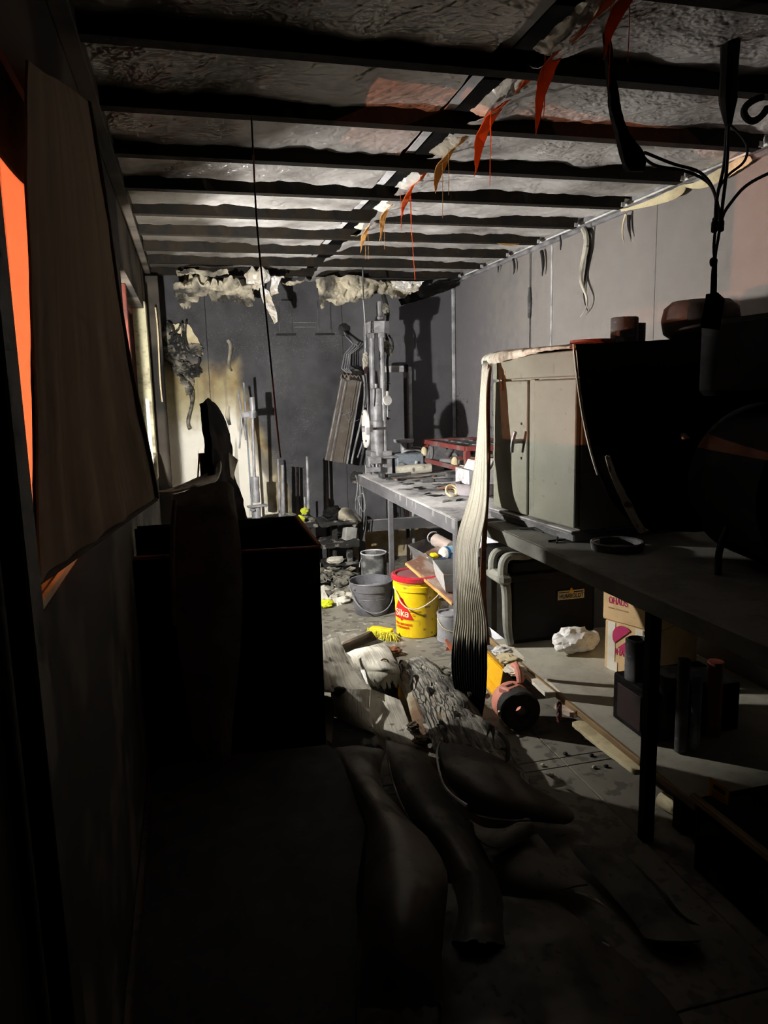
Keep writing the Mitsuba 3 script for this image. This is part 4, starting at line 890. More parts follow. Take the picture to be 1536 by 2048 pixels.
part(k, 'back_fold', sheet([[(1.413, 3.410, 1.661), (1.429, 3.400, 1.651)], [(1.410, 3.430, 1.392), (1.427, 3.420, 1.379)], [(1.409, 3.430, 1.120), (1.427, 3.420, 1.120)], [(1.315, 3.240, 0.882), (1.344, 3.260, 0.877)], [(1.251, 3.120, 0.626), (1.289, 3.140, 0.617)], [(1.276, 3.110, 0.361), (1.304, 3.130, 0.351)]], 50, 8, .004, .006, 20, 3), 'm_rust')
for q, pts in enumerate(([(1.459, 3.360, 1.611), (1.456, 3.360, 1.571), (1.464, 3.360, 1.554), (1.454, 3.360, 1.531)], [(1.475, 3.350, 1.625), (1.478, 3.350, 1.570), (1.480, 3.350, 1.530)])):
    part(k, 'torn_shred', tube(pts, (.003, .003, .008, .002) if q == 0 else (.006, .004, .001), 6, 16), 'm_timber')
# sheet hanging over the near side of the cabinet
k = thing('dark_drape', 'stiff dark sheet draped from the cabinet top over its near side, front edge painted as lit', 'scorched sheet')
dr_l = [(1.485, 2.700, 1.709), (1.494, 2.680, 1.569), (1.506, 2.640, 1.394), (1.532, 2.580, 1.202), (1.573, 2.520, 1.080), (1.664, 2.460, 0.980)]
dr_m = [(1.805, 2.580, 1.714), (1.808, 2.560, 1.561), (1.813, 2.540, 1.387), (1.815, 2.500, 1.195), (1.814, 2.460, 1.073), (1.837, 2.440, 0.971)]
dr_r = [(2.263, 2.400, 1.735), (2.278, 2.400, 1.548), (2.291, 2.400, 1.376), (2.307, 2.400, 1.180), (2.317, 2.400, 1.050), (2.326, 2.400, 0.943)]
part(k, 'sheet', sheet([[a, b, c] for a, b, c in zip(dr_l, dr_m, dr_r)], 60, 50, .006, .006, 10, 31, (0, .04, .01, 0), 12), 'm_char_dark')
part(k, 'pale_edge', tube([V(*p) + V(-.004, .004, 0) for p in dr_l[:4]], (.005, .006, .006, .004), 6, 40), 'm_hanging', label='thin edge painted pale as lit')
part(k, 'curled_lip', sheet([[(1.531, 2.550, 1.292), (1.565, 2.570, 1.289)], [(1.542, 2.540, 1.244), (1.580, 2.560, 1.241)], [(1.555, 2.510, 1.170), (1.598, 2.530, 1.169)], [(1.592, 2.470, 1.057), (1.648, 2.490, 1.060)], [(1.628, 2.440, 0.986), (1.685, 2.460, 0.994)]], 40, 12, .003, .003, 40, 2, (.15, 0, .1, .1), 14), 'm_ash')  # pale edge and lip carry painted highlights of the dark sheet
single('highlight_tab', 'tiny pale ribbed tab built for a highlight in the dark at the right', 'scrap', sheet([[(1.683, 2.300, 1.369), (1.696, 2.300, 1.373), (1.715, 2.310, 1.368), (1.722, 2.31, 1.345)], [(1.685, 2.290, 1.349), (1.698, 2.290, 1.348), (1.717, 2.300, 1.350), (1.729, 2.300, 1.361)]], 8, 14, .003, .004, 60, 3, (.1, .3, .1, .1), 20), 'm_hanging')  # pale tab takes the place of a ribbed reflection
# on top of the cabinet
single('round_can', 'round dark can standing on the cabinet top', 'can', lathe([(0, 0), (.052, 0), (.055, .005), (.055, .10), (.052, .105), (.046, .105), (.046, .095), (0, .095)], (1.765, 2.80, 1.715), 36), 'm_dust_black')
single('lid', 'flat reddish lid lying beside the round can', 'lid', lathe([(0, 0), (.085, 0), (.09, .008), (.088, .018), (0, .02)], (1.64, 2.84, 1.715), 36), 'm_terracotta_dark')
single('round_can', 'small low tin right behind the round can', 'can', lathe([(0, 0), (.04, 0), (.04, .085), (0, .085)], (1.85, 2.85, 1.715), 28), 'm_dust_black')
single('cooking_pot', 'black rounded pot on the cabinet top catching orange light on its left', 'pot', lathe([(0, 0), (.10, 0), (.14, .03), (.15, .08), (.14, .13), (.11, .155), (0, .165)], (2.02, 2.66, 1.715), 36), 'm_pot', 75)
k = thing('black_crate', 'low black crate on the dark shelf at the right edge', 'crate')
part(k, 'crate', bx(1.80, 2.38, 1.6, 2.38, 1.50, 1.765, .02), 'm_black')
# big drum with a round front standing on the near bench
k = thing('round_oven', 'black round-fronted drum standing on the near bench at the right edge', 'drum')
o = V(1.98, 2.05, 1.19)
part(k, 'drum', rot(lathe([(0, -.25), (.27, -.25), (.285, -.23), (.285, .23), (.27, .25), (0, .25)], o, 48), 90, 0, -12, o), 'm_black')
part(k, 'rim', rot(trimesh.creation.torus(.275, .012, 48, 10).apply_translation(o + V(0, -.25, 0)), 90, 0, -12, o), 'm_rubber')
k = thing('flat_ring', 'low round tin ring on the bench at the foot of the cabinet', 'tin')
part(k, 'ring', lathe([(.09, 0), (.10, 0), (.105, .03), (.098, .034), (.09, .03), (.09, 0)], (1.62, 2.58, Z2), 32), 'm_dust_black')
part(k, 'sliver', cb((1.55, 2.62, Z2 + .02), (.05, .006, .03), .002, 0, 0, 30), 'm_white')
single('bench_splinter', 'dark splinter lying on the lit end of the near bench', 'splinter', tube([(1.44, 3.10, Z2 + .004), (1.49, 3.05, Z2 + .012), (1.50, 2.98, Z2 + .006)], .006, 6), 'm_ink')
single('bench_splinter', 'small forked splinter nearer the corner of the near bench', 'splinter', cat(tube([(1.43, 2.80, Z2 + .004), (1.50, 2.78, Z2 + .01)], .005, 6), tube([(1.45, 2.76, Z2 + .004), (1.49, 2.83, Z2 + .012)], .004, 6)), 'm_ink')

# ------------------------------------------------------------------ under the near bench
k = thing('lower_shelf', 'grey lower shelf with a timber front edge under the near bench', 'shelf')
part(k, 'board', bx(1.515, 2.40, 1.9, 3.60, .18, .20, .003), 'm_shelf', False)
part(k, 'front_edge', bx(1.500, 1.514, 1.9, 3.62, .178, .204, .002), 'm_timber', False)
for y in (2.04, 3.5): part(k, 'bearer', bx(1.56, 1.62, y, y + .05, 0, .18, .003), 'm_black', False)
k = thing('equipment_case', 'black hard equipment case with a maker’s label on the lower shelf', 'case')
part(k, 'shell', bx(1.545, 2.06, 3.46, 3.86, .205, .60, .03), 'm_case', 40)
part(k, 'lid', bx(1.535, 2.07, 3.45, 3.87, .575, .68, .03), 'm_case', 40)
part(k, 'lid_rim', bx(1.525, 2.08, 3.44, 3.88, .55, .60, .012), 'm_case', 40)
part(k, 'corner_rib', tube([(1.56, 3.47, .215), (1.545, 3.47, .30), (1.535, 3.47, .52), (1.530, 3.47, .55)], (.022, .024, .026, .026), 10, 20), 'm_case_rib')
part(k, 'rim_block', bx(1.488, 1.56, 3.43, 3.66, .54, .60, .02), 'm_case_rib')
for y in (3.47, 3.60):
    part(k, 'corner_rib', tube([(1.522, y, .57), (1.518, y, .64), (1.535, y, .678), (1.60, y, .684), (1.68, y, .684)], (.026, .026, .024, .022, .016), 10, 24), 'm_case_rib')
    part(k, 'latch', cb((1.517, y, .565), (.035, .06, .05), .01), 'm_case_rib')
lp = part(k, 'label', cb((1.90, 3.453, .455), (.155, .006, .05), .003), 'm_label_cream', False, label='small cream label with black lettering')
Mx = frame((1.83, 3.4495, .438), (1, 0, 0), (0, 0, 1))
part(lp, 'lettering', letters('HUMBOLDT', .022, Mx, .0008, True, .14), 'm_ink', False)
part(lp, 'rule', cat(bx(1.83, 1.885, 3.449, 3.45, .468, .472, 0), bx(1.915, 1.97, 3.449, 3.45, .466, .473, 0)), 'm_ink', False)
part(lp, 'emblem', cat(cb((1.90, 3.449, .472), (.02, .003, .02), 0, 0, 45, 0), cb((1.90, 3.449, .486), (.012, .003, .012), 0, 0, 45, 0)), 'm_amber', False)
# two cartons
c0, c1 = V(1.862, 3.055, .2), V(1.946, 2.848, .2)
ex = (c1 - c0) / np.linalg.norm(c1 - c0); ey = V(-ex[1], ex[0], 0); ey = ey if ey[0] > 0 else -ey; wl = np.linalg.norm(c1 - c0)
def cart(a, b, c, d, e, f, bev=.004):
    m = bx(a, b, c, d, e, f, bev); A = np.eye(4); A[:3, 0], A[:3, 1], A[:3, 3] = ex, ey, c0 - V(0, 0, .2)
    m.apply_transform(A); m.fix_normals(); return m
zs = .440
def swoosh(a, z, r, key):
    """disc cut by a slanting band, with a wedge at its foot"""
    disc_ = Polygon([(r * math.cos(t), r * math.sin(t)) for t in np.linspace(0, 2 * math.pi, 40)])
    band = Polygon([(-1.3 * r, -1.05 * r), (-.9 * r, -1.3 * r), (1.2 * r, .55 * r), (.9 * r, .95 * r)])
    wedge = Polygon([(-.35 * r, -1.1 * r), (1.05 * r, -1.1 * r), (1.05 * r, .2 * r)])
    for g in (disc_.difference(band), wedge.difference(Polygon([(2 * r, -2 * r), (2 * r, 2 * r), (1.06 * r, 2 * r), (1.06 * r, -2 * r)]))):
        for q in getattr(g, 'geoms', [g]):
            m = trimesh.creation.extrude_polygon(q, .0008, engine='earcut')
            m.apply_transform(frame(c0 + ex * a + V(0, 0, z - .2) - ey * .0015, ex, (0, 0, 1)))
            part(key, 'logo', m, 'm_magenta', False)
k = thing('carton', 'upper brown scale carton with magenta print, on top of the taped one', 'carton')
part(k, 'box', cart(-.012, wl + .05, 0, .36, zs + .004, .80), 'm_cardboard', False)
swoosh(.065, .635, .055, k)
part(k, 'lettering', letters('OHAUS', .030, frame(c0 + ex * .020 + V(0, 0, .530 - .2) - ey * .0015, ex, (0, 0, 1)), .0008, True, .105), 'm_magenta', False)
part(k, 'fine_print', letters('www.ohaus.com', .010, frame(c0 + ex * .020 + V(0, 0, .503 - .2) - ey * .0015, ex, (0, 0, 1)), .0006, False, .11), 'm_faint_print', False)
part(k, 'tape', cart(.155, .20, -.001, 0, .535, .60, 0), 'm_faint_print', False)
k = thing('carton', 'lower brown scale carton closed with two white tapes', 'carton')
part(k, 'box', cart(0, wl + .045, .004, .36, .2, zs), 'm_cardboard', False)
swoosh(.105, .375, .058, k)
part(k, 'lettering', letters('OHAUS', .030, frame(c0 + ex * .045 + V(0, 0, .285 - .2) + ey * .0025, ex, (0, 0, 1)), .0008, True, .105), 'm_magenta', False)
part(k, 'tape', cart(.018, .060, .001, .004, .203, zs - .002, 0), 'm_tape', False)
part(k, 'tape', cart(.168, .208, .001, .004, .203, zs - .002, 0), 'm_tape', False)
part(k, 'tape_end', cart(.03, .075, .0, .004, .2, .245, 0), 'm_tape', False)
part(k, 'scribble', tube([c0 + ex * a + V(0, 0, b - .2) + ey * .001 for a, b in ((.215, .42), (.222, .44), (.23, .415), (.238, .435), (.25, .42), (.262, .43))], .0016, 5, 24), 'm_ink')
bagm = lump((1.845, 3.29, .265), (.115, .07, .062), 8, .42, 4, 3)
bagm.vertices += bagm.vertex_normals * (.020 * (0.5 - 2 * np.abs(meshkit.fbm(bagm.vertices * 17, 2, 3) - .5)))[:, None]
bagm.vertices[:, 2] = np.maximum(bagm.vertices[:, 2], .202)
single('plastic_bag', 'crumpled white plastic bag on the lower shelf beside the cartons', 'bag', bagm, 'm_white', 22)
single('white_board', 'bluish white board standing under the long bench behind the equipment case', 'board', cb((1.76, 4.30, .40), (.02, .74, .80), .003, 0, 0, 0), 'm_white_board', False)
# dark things under the near bench at the right
k = thing('dark_crate', 'dark wooden crate on the lower shelf in front of the cartons', 'crate')
part(k, 'crate', bx(1.60, 2.0, 2.30, 2.55, .205, .40, .006), 'm_black', False)
part(k, 'panel', cb((1.597, 2.43, .30), (.006, .16, .14), .002), 'm_maroon')
single('dark_tube', 'dark upright tube standing on the dark crate', 'tube', lathe([(0, .40), (.045, .40), (.045, .56), (.035, .565), (.035, .55), (0, .55)], (1.645, 2.46, 0), 28), 'm_dust_black')
for i, (x, y, z0_, z1_, r, m, lab) in enumerate(((1.68, 2.22, .205, .56, .022, 'm_dust_black', 'grey pipe standing on the lower shelf behind the post'), (1.74, 2.22, .205, .48, .018, 'm_blue_grey', 'blue-grey pipe standing right of the grey pipe'),
                                                 (1.88, 2.30, .205, .50, .030, 'm_terracotta_dark', 'dark red cylinder standing on the lower shelf'))):
    single('standing_pipe', lab, 'pipe', cyl((x, y, z0_), (x, y, z1_), r), m)
single('leaning_slab', 'dark panel with a paler patch standing behind the post', 'panel', cb((1.66, 2.34, .36), (.02, .10, .20), .004), 'm_rubber')
k = thing('timber_box', 'dark box with a worn timber rim at the right edge', 'box')
part(k, 'box', bx(1.482, 1.95, 1.1, 1.87, 0, .25, .004), 'm_black', False)
part(k, 'rim', bx(1.468, 1.488, 1.1, 1.885, .235, .258, .003), 'm_timber', False)
k = thing('warning_sign', 'small yellow notice with a black heading standing in the timber-rimmed box', 'sign')
s0 = V(1.562, 1.86, .17)
part(k, 'plate', trimesh.convex.convex_hull(np.array([(1.531, 1.870, 0.307), (1.545, 1.800, 0.300), (1.540, 1.800, 0.205), (1.524, 1.870, 0.225)] + [V(*p) + V(.003, .006, 0) for p in ((1.531, 1.870, 0.307), (1.545, 1.800, 0.300), (1.540, 1.800, 0.205), (1.524, 1.870, 0.225))])), 'm_amber', False)
sa, sb, sc_ = V(*(1.531, 1.870, 0.307)), V(*(1.545, 1.800, 0.300)), V(*(1.524, 1.870, 0.225))
ux, uy = sb - sa, sc_ - sa; un_ = np.cross(ux, uy); un_ /= np.linalg.norm(un_); un_ = un_ if un_[1] < 0 else -un_
def on_sign(u0, u1, v0, v1):
    q = [sa + ux * u + uy * v + un_ * d for u, v in ((u0, v0), (u1, v0), (u1, v1), (u0, v1)) for d in (.0005, .0015)]
    return trimesh.convex.convex_hull(np.array(q))
part(k, 'heading', on_sign(.2, .82, .14, .30), 'm_ink', False)
for v in (.42, .52, .62): part(k, 'text_line', on_sign(.15, .8 - .2 * (v > .6), v, v + .03), 'm_rust', False)
part(k, 'dot', on_sign(.74, .82, .78, .85), 'm_ink', False)
single('pipe_stub', 'pale pipe stub lying on the floor just behind the post', 'pipe', cyl((1.595, 2.205, 0.035), (1.623, 2.094, 0.035), .028), 'm_cream')
single('glint_lump', 'tiny white lump built for a glint in the dark at the right edge', 'scrap', lump((1.806, 1.950, 0.181), (.012, .006, .008), 3, .5), 'm_white')  # white colour stands for a small spot of light

# ------------------------------------------------------------------ floor: pails and cans
def handle(c, r, z, drop, bearing, m, key, rad=.004, tilt=0.0, skew=1.0):
    a = math.radians(bearing); d = V(math.cos(a), math.sin(a), 0); e = V(-d[1], d[0], 0)
    pts = []
    for t in np.linspace(0, math.pi, 15):
        p = V(c[0], c[1], z) + e * (r * math.cos(t)) + d * ((r + .012) * math.sin(t) ** .6) + V(0, 0, -drop * math.sin(math.pi * (t / math.pi) ** skew) - tilt * math.cos(t) * .5)
        pts.append(p)
    return part(key, 'handle', tube(pts, rad, 7, 50), m)
pc = V(1.338, 4.42, 0)
k = thing('yellow_pail', 'yellow plastic pail with a red lid and a red triangle emblem', 'pail')
part(k, 'body', lathe([(0, 0), (.128, 0), (.134, .006), (.143, .30), (.150, .302), (.152, .335), (.146, .338), (.150, .352), (.152, .37), (.142, .375), (.13, .37), (.13, .02), (0, .02)], pc, 64), 'm_pail_yellow', 30)
part(k, 'lid', lathe([(0, .384), (.125, .386), (.134, .396), (.150, .398), (.160, .392), (.160, .366), (.153, .362), (.150, .37), (0, .37)], pc, 64), 'm_pail_red', 30, label='red lid')
part(k, 'lid_panel', lathe([(0, .3865), (.122, .3875), (.118, .389), (0, .388)], pc, 48), 'm_lid_dust')
handle(pc, .153, .318, .115, -88, 'm_cream', k, .0045, .0, 1.7)
cam_b = math.atan2(-pc[1], -pc[0])         # bearing from the pail to where the photograph was taken
b0 = cam_b - math.radians(44)
def on_pail(m, z, a=b0, r=.1405): return bend(m.subdivide_to_size(.012) if True else m, (pc[0], pc[1], z), r, a)
tri = prism([(-.086, -.06), (.086, -.06), (0, .105)], .0012)
part(k, 'emblem', on_pail(tri, .185), 'm_pail_print', False, label='red triangle with pale lettering')
em = k + '__emblem'
tm = meshkit.text_mesh('Sika', .042, .0008, True); tm.vertices -= V(tm.bounds[:, 0].mean(), 0, 0); tm.vertices[:, 2] += .0016
part(em, 'lettering', on_pail(tm, .142), 'm_cream', False)
tm = prism([(.010, 0), (0, -.014), (-.010, 0)], .0012)
part(k, 'emblem_tip', on_pail(tm, .124), 'm_pail_print', False)
tm = lathe([(.006, 0), (.008, 0), (.008, .001), (.006, .001), (.006, 0)], (0, 0, 0), 20); tm.apply_translation((.088, 0, 0))
part(k, 'registered_mark', on_pail(tm, .155), 'm_pail_print', False)
for q, (t, z) in enumerate((('CONSTRUYENDO', .083), ('CONFIANZA', .062))):
    tm = meshkit.text_mesh(t, .0135, .0008, True); tm.vertices -= V(tm.bounds[1, 0], 0, 0); tm.vertices += V(.076 - .018 * q, 0, .0004)
    part(k, 'lettering', on_pail(tm, z, r=.1385), 'm_pail_print', False)
gc = V(1.166, 4.95, 0)
k = thing('grey_bucket', 'wide dusty grey metal bucket in front of the round tin', 'bucket')
part(k, 'bucket', lathe([(0, 0), (.118, 0), (.122, .006), (.140, .165), (.142, .17), (.148, .172), (.152, .225), (.158, .23), (.156, .236), (.148, .232), (.143, .17), (.135, .16), (.116, .012), (0, .012)], gc, 56), 'm_bucket', 30)
for z in (.12, .14): part(k, 'bead', trimesh.creation.torus(.134 + .0015 * (z > .13), .003, 56, 8).apply_translation(gc + V(0, 0, z)), 'm_bucket')
handle(gc, .150, .19, .15, -100, 'm_steel', k, .004, .05)
part(k, 'lug', cb(gc + V(-.135, -.07, .195), (.02, .02, .02), .005), 'm_bucket')
part(k, 'ash_fill', lathe([(0, .10), (.06, .115), (.126, .10), (.126, .09), (0, .09)], gc, 32), 'm_rubble')
tc = V(1.262, 5.25, 0)
k = thing('round_tin', 'tall sooty tin with a pale rim standing behind the grey bucket', 'tin')
part(k, 'tin', lathe([(0, 0), (.095, 0), (.095, .345), (.098, .35), (.098, .362), (.09, .362), (.088, .02), (0, .02)], tc, 44), 'm_tin_grey', 30)
part(k, 'rim', trimesh.creation.torus(.095, .006, 44, 8).apply_translation(tc + V(0, 0, .36)), 'm_dusty_white')
part(k, 'ear', trimesh.creation.torus(.014, .003, 16, 6).apply_translation(tc + V(.105, -.02, .355)), 'm_steel')
part(k, 'bail', tube([tc + V(-.095, -.02, .33), tc + V(-.115, -.04, .30), tc + V(-.12, -.05, .27)], .003, 6, 10), 'm_steel')
part(k, 'contents', lathe([(0, .33), (.087, .325), (.087, .31), (0, .31)], tc, 30), 'm_black')
sc = V(1.485, 4.22, 0)
k = thing('paint_can', 'small grey paint can beside the yellow pail', 'can')
part(k, 'can', lathe([(0, 0), (.074, 0), (.076, .004), (.074, .01), (.074, .165), (.077, .17), (.077, .178), (.066, .178), (.064, .168), (0, .168)], sc, 44), 'm_can_grey', 30)
handle(sc, .076, .135, .055, -95, 'm_cream', k, .0025, .02)
single('white_cup', 'white plastic cup standing behind the paint can under the board', 'cup', lathe([(0, 0), (.03, 0), (.035, .07), (.03, .07), (.026, .005), (0, .005)], (1.50, 4.36, .15), 24), 'm_white')
# leaning board with trays
bA, bB, bC, bD = V(*(1.283, 4.460, 0.441)), V(*(1.431, 4.000, 0.287)), V(1.86, 4.25, .27), V(1.62, 4.72, .49)
k = single('leaning_board', 'brown board leaning across the pail lid with trays on it', 'board', quad_box(bA, bB, bD, bC, V(.008, .004, .018)), 'm_board_brown', False)
part(k, 'raw_edge', beam_between(bA + V(-.002, -.002, .009), bB + V(-.002, -.002, .009), .012, .017, .002), 'm_raw_edge', False)
def open_box(r, down, th=.004):
    r = [V(*p) for p in r]; down = V(*down); out = []
    ctr = sum(r) / 4; b = [ctr + (p - ctr) * .9 + down for p in r]
    for i in range(4):
        a, c_, d, e = r[i], r[(i + 1) % 4], b[(i + 1) % 4], b[i]
        n = np.cross(c_ - a, e - a); n /= np.linalg.norm(n)
        out.append(trimesh.convex.convex_hull(np.vstack([[a, c_, d, e], np.array([a, c_, d, e]) + n * th])))
    n = np.cross(b[1] - b[0], b[3] - b[0]); n /= np.linalg.norm(n)
    out.append(trimesh.convex.convex_hull(np.vstack([b, np.array(b) + n * th])))
    return cat(*out)
single('metal_tray', 'dark metal tray higher on the leaning board, holding a sponge and a bottle', 'tray', open_box([(1.371, 4.720, 0.514), (1.432, 4.360, 0.490), (1.738, 4.420, 0.452), (1.584, 4.860, 0.527)], (.045, .03, -.105)), 'm_tray_dark', False)
single('metal_tray', 'bright open metal tray lowest on the leaning board', 'tray', open_box([(1.409, 4.300, 0.498), (1.398, 4.060, 0.460), (1.604, 4.120, 0.431), (1.647, 4.360, 0.475)], (.012, .018, -.115)), 'm_tray', False)
single('sponge', 'yellow sponge lying in the dark tray', 'sponge', cb((1.485, 4.500, 0.478), (.05, .05, .028), .009, 10, 0, 10), 'm_bright_yellow_pure')
k = thing('plastic_bottle', 'white bottle with a blue label lying in the dark tray', 'bottle')
q0, q1 = V(*(1.540, 4.500, 0.484)), V(*(1.781, 4.620, 0.474))
part(k, 'body', tube([q0, q0 + (q1 - q0) * .05, q1], (.035, .044, .044), 24), 'm_white')
ax = (q1 - q0) / np.linalg.norm(q1 - q0)
part(k, 'label', tube([q0 + ax * .02, q0 + ax * .10], .0447, 24), 'm_sky_blue')
part(k, 'label_band', tube([q0 + ax * .025, q0 + ax * .045], .0452, 24), 'm_label_blue')
part(k, 'label_swoosh', beam_between(q0 + ax * .05 + V(0, -.042, .012), q0 + ax * .10 + V(0, -.045, -.004), .022, .01, .004), 'm_label_blue')
for q in range(6): part(k, 'barcode_bar', beam_between(q0 + ax * .006 + V(-.03 + .011 * q, -.030, -.022), q0 + ax * .018 + V(-.03 + .011 * q, -.030, -.022), .004, .012, 0), 'm_label_blue', False)
k = thing('plastic_jar', 'smoky clear jar lying on its side above the dark tray', 'jar')
j0, j1 = V(*(1.586, 4.800, 0.524)), V(*(1.646, 4.620, 0.492))
part(k, 'jar', tube([j0, j0 + (j1 - j0) * .1, j1], (.03, .045, .045), 24), 'm_jar')
part(k, 'wire', tube([j0 + V(-.03, 0, -.02), j0 + V(-.04, 0, .03), j0 + V(-.01, 0, .05), j0 + V(.02, 0, .045)], .005, 7, 16), 'm_steel')
single('pale_stick', 'thin pale stick lying in the dark tray left of the sponge', 'stick', cyl((1.427, 4.520, 0.489), (1.432, 4.440, 0.479), .008), 'm_cream')
k = thing('terracotta_piece', 'broken terracotta profile lying on the floor in front of the paint can', 'fragment')
part(k, 'face', quad_box(V(*(1.371, 4.000, -0.014)), V(*(1.408, 4.050, 0.011)), V(*(1.401, 3.980, -0.039)), V(*(1.435, 4.020, -0.013)), V(.01, .02, .0)), 'm_terracotta_dark', False)
part(k, 'flange', quad_box(V(*(1.413, 4.100, 0.041)), V(*(1.433, 4.120, 0.039)), V(*(1.421, 4.000, -0.011)), V(*(1.464, 4.040, -0.011)), V(.004, .006, .003)), 'm_terracotta', False)
k = thing('brush_head', 'yellow scrubbing brush lying bristles down on the floor', 'brush')
part(k, 'block', beam_between((1.036, 4.438, 0.055), (1.154, 4.350, 0.050), .05, .022, .004), 'm_yellow', False)
rr = random.Random(5); br_ = []
h0, h1 = V(*(1.019, 4.449, 0.040)), V(*(1.155, 4.319, 0.040))
for i in range(420):
    p = h0 + (h1 - h0) * rr.random() + V(0, rr.uniform(-.03, .03), rr.uniform(-.01, .01)); d = V(rr.uniform(-.03, .03), rr.uniform(-.05, .01), rr.uniform(-.045, .0))
    q = p + d; q[2] = max(q[2], .003)
    br_.append(tube([p, q], (.0028, .0016), 4))
part(k, 'bristles', cat(*br_), 'm_straw', False, kind='stuff')

# ------------------------------------------------------------------ far left: tool rods
k = thing('clamp_stand', 'tallest rod stand with a clamp near the top, against the bright wall', 'stand')
sx, sy = (0.482, 6.100, 0.871)[0], 6.1
part(k, 'rod', cyl((0.496, 6.100, 1.376), (0.485, 6.100, 0.851), .012), 'm_steel')
part(k, 'head', lathe([(0, -.055), (.022, -.055), (.022, .05), (.018, .062), (0, .062)], (0.501, 6.100, 1.456), 24), 'm_steel')
part(k, 'clamp', cat(beam_between((0.412, 6.080, 1.379), (0.533, 6.100, 1.387), .03, .05, .008), cyl((0.492, 6.060, 1.354), (0.495, 6.060, 1.409), .028)), 'm_steel')
part(k, 'sleeve', lathe([(0, -.11), (.032, -.11), (.032, -.02), (.029, -.018), (.029, .005), (.033, .008), (.033, .10), (0, .10)], (0.489, 6.100, 0.776), 28), 'm_steel')
part(k, 'flange', cat(beam_between((0.414, 6.060, 0.638), (0.574, 6.080, 0.642), .06, .016, .004), beam_between((0.432, 6.050, 0.614), (0.472, 6.050, 0.615), .03, .02, .006)), 'm_steel')
part(k, 'foot', cyl((0.490, 6.100, 0.627), ((0.485, 6.100, 0.532)[0], 6.1, 0), .032), 'm_steel')
k = single('flat_bar', 'bluish flat steel bar leaning tall behind the rod stand', 'bar', beam_between((0.448, 6.220, 1.637), ((0.454, 6.220, 0.621)[0] + .01, 6.22, .47), .03, .012, .002), 'm_blue_grey', False)
for a, b, r, lab in (((0.399, 6.200, 1.574), (0.418, 6.200, 1.408), .008, 'short thin rod leaning left at the top of the stand'), ((0.418, 6.150, 1.393), (0.382, 6.150, 1.108), .007, 'thin rod hanging below the clamp'),
                  ((0.427, 6.200, 1.356), (0.445, 6.200, 1.172), .010, 'stubby bluish rod beside the flat bar')):
    single('thin_rod', lab, 'rod', cyl(a, b, r, 10), 'm_steel', group='thin rods around the stand')
k = thing('tamping_rod', 'smooth grey rod with a sleeve joint right of the stand', 'rod')
part(k, 'rod', cyl((0.742, 6.300, 0.943), (0.735, 6.300, 0.708), .014), 'm_steel'); part(k, 'lower', cyl((0.735, 6.300, 0.708), ((0.721, 6.300, 0.492)[0], 6.3, 0), .017), 'm_steel')
single('tamping_rod', 'slim jointed rod just left of the smooth grey rod', 'rod', cat(cyl((0.717, 6.400, 0.986), (0.716, 6.400, 0.783), .009), cyl((0.717, 6.400, 0.796), (0.715, 6.400, 0.762), .015), cyl((0.715, 6.400, 0.762), ((0.706, 6.400, 0.473)[0], 6.4, 0), .012)), 'm_steel')
for t, lab, x in ((((595,934), (596,990), (598,1062)), 'black bar standing in for a rod shadow, left of the slim white rod', 0), (((653,920), (655,1015), (657,1100)), 'black bar standing in for a rod shadow, under the hanging coil', 1)):
    pts = ([(0.896, 6.500, 0.899), (0.889, 6.500, 0.642), (0.885, 6.500, 0.327)], [(1.157, 6.500, 0.957), (1.153, 6.500, 0.604), (1.144, 6.500, 0.134)])[x]
    k = thing('shadow_rod', lab, 'rod', 'rod shadows built as bars at the back wall')
    part(k, 'rod', cyl(pts[0], pts[1], .012), 'm_char_dark'); part(k, 'socket', cyl(pts[1], (pts[2][0], 6.5, 0), .018), 'm_char_dark')  # black bars take the place of shadows cast by the rods
k = thing('screw_stand', 'slim pale rod rising from a round clamp plate beside the yellow-green scraps', 'stand')
part(k, 'rod', tube([(0.938, 6.200, 1.014), (0.936, 6.200, 0.751), (0.931, 6.200, 0.516)], (.010, .014, .015), 10), 'm_steel')
part(k, 'plate', cat(beam_between((0.833, 6.100, 0.466), (0.968, 6.150, 0.470), .06, .018, .005), cyl((0.926, 6.150, 0.498), (0.923, 6.150, 0.430), .030)), 'm_steel')
part(k, 'foot', cyl((0.924, 6.150, 0.438), ((0.923, 6.150, 0.309)[0], 6.15, 0), .02), 'm_steel')
part(k, 'side_rod', cyl((0.918, 6.300, 0.658), (0.915, 6.300, 0.501), .008), 'm_steel')
for p, s, lab in (((0.883, 6.100, 0.569), (.03, .02, .03), 'upper yellow-green scrap on the clamp plate'), ((0.832, 6.050, 0.512), (.04, .02, .03), 'lower yellow-green scrap on the clamp plate')):
    single('green_scrap', lab, 'scrap', lump(p, s, int(s[0] * 1000), .5, 5), 'm_bright_yellow')
single('green_scrap', 'yellow-green scrap on the floor beside the black bin', 'scrap', lump((0.876, 5.166, 0.030), (.05, .04, .028), 9, .5, 5), 'm_bright_yellow')
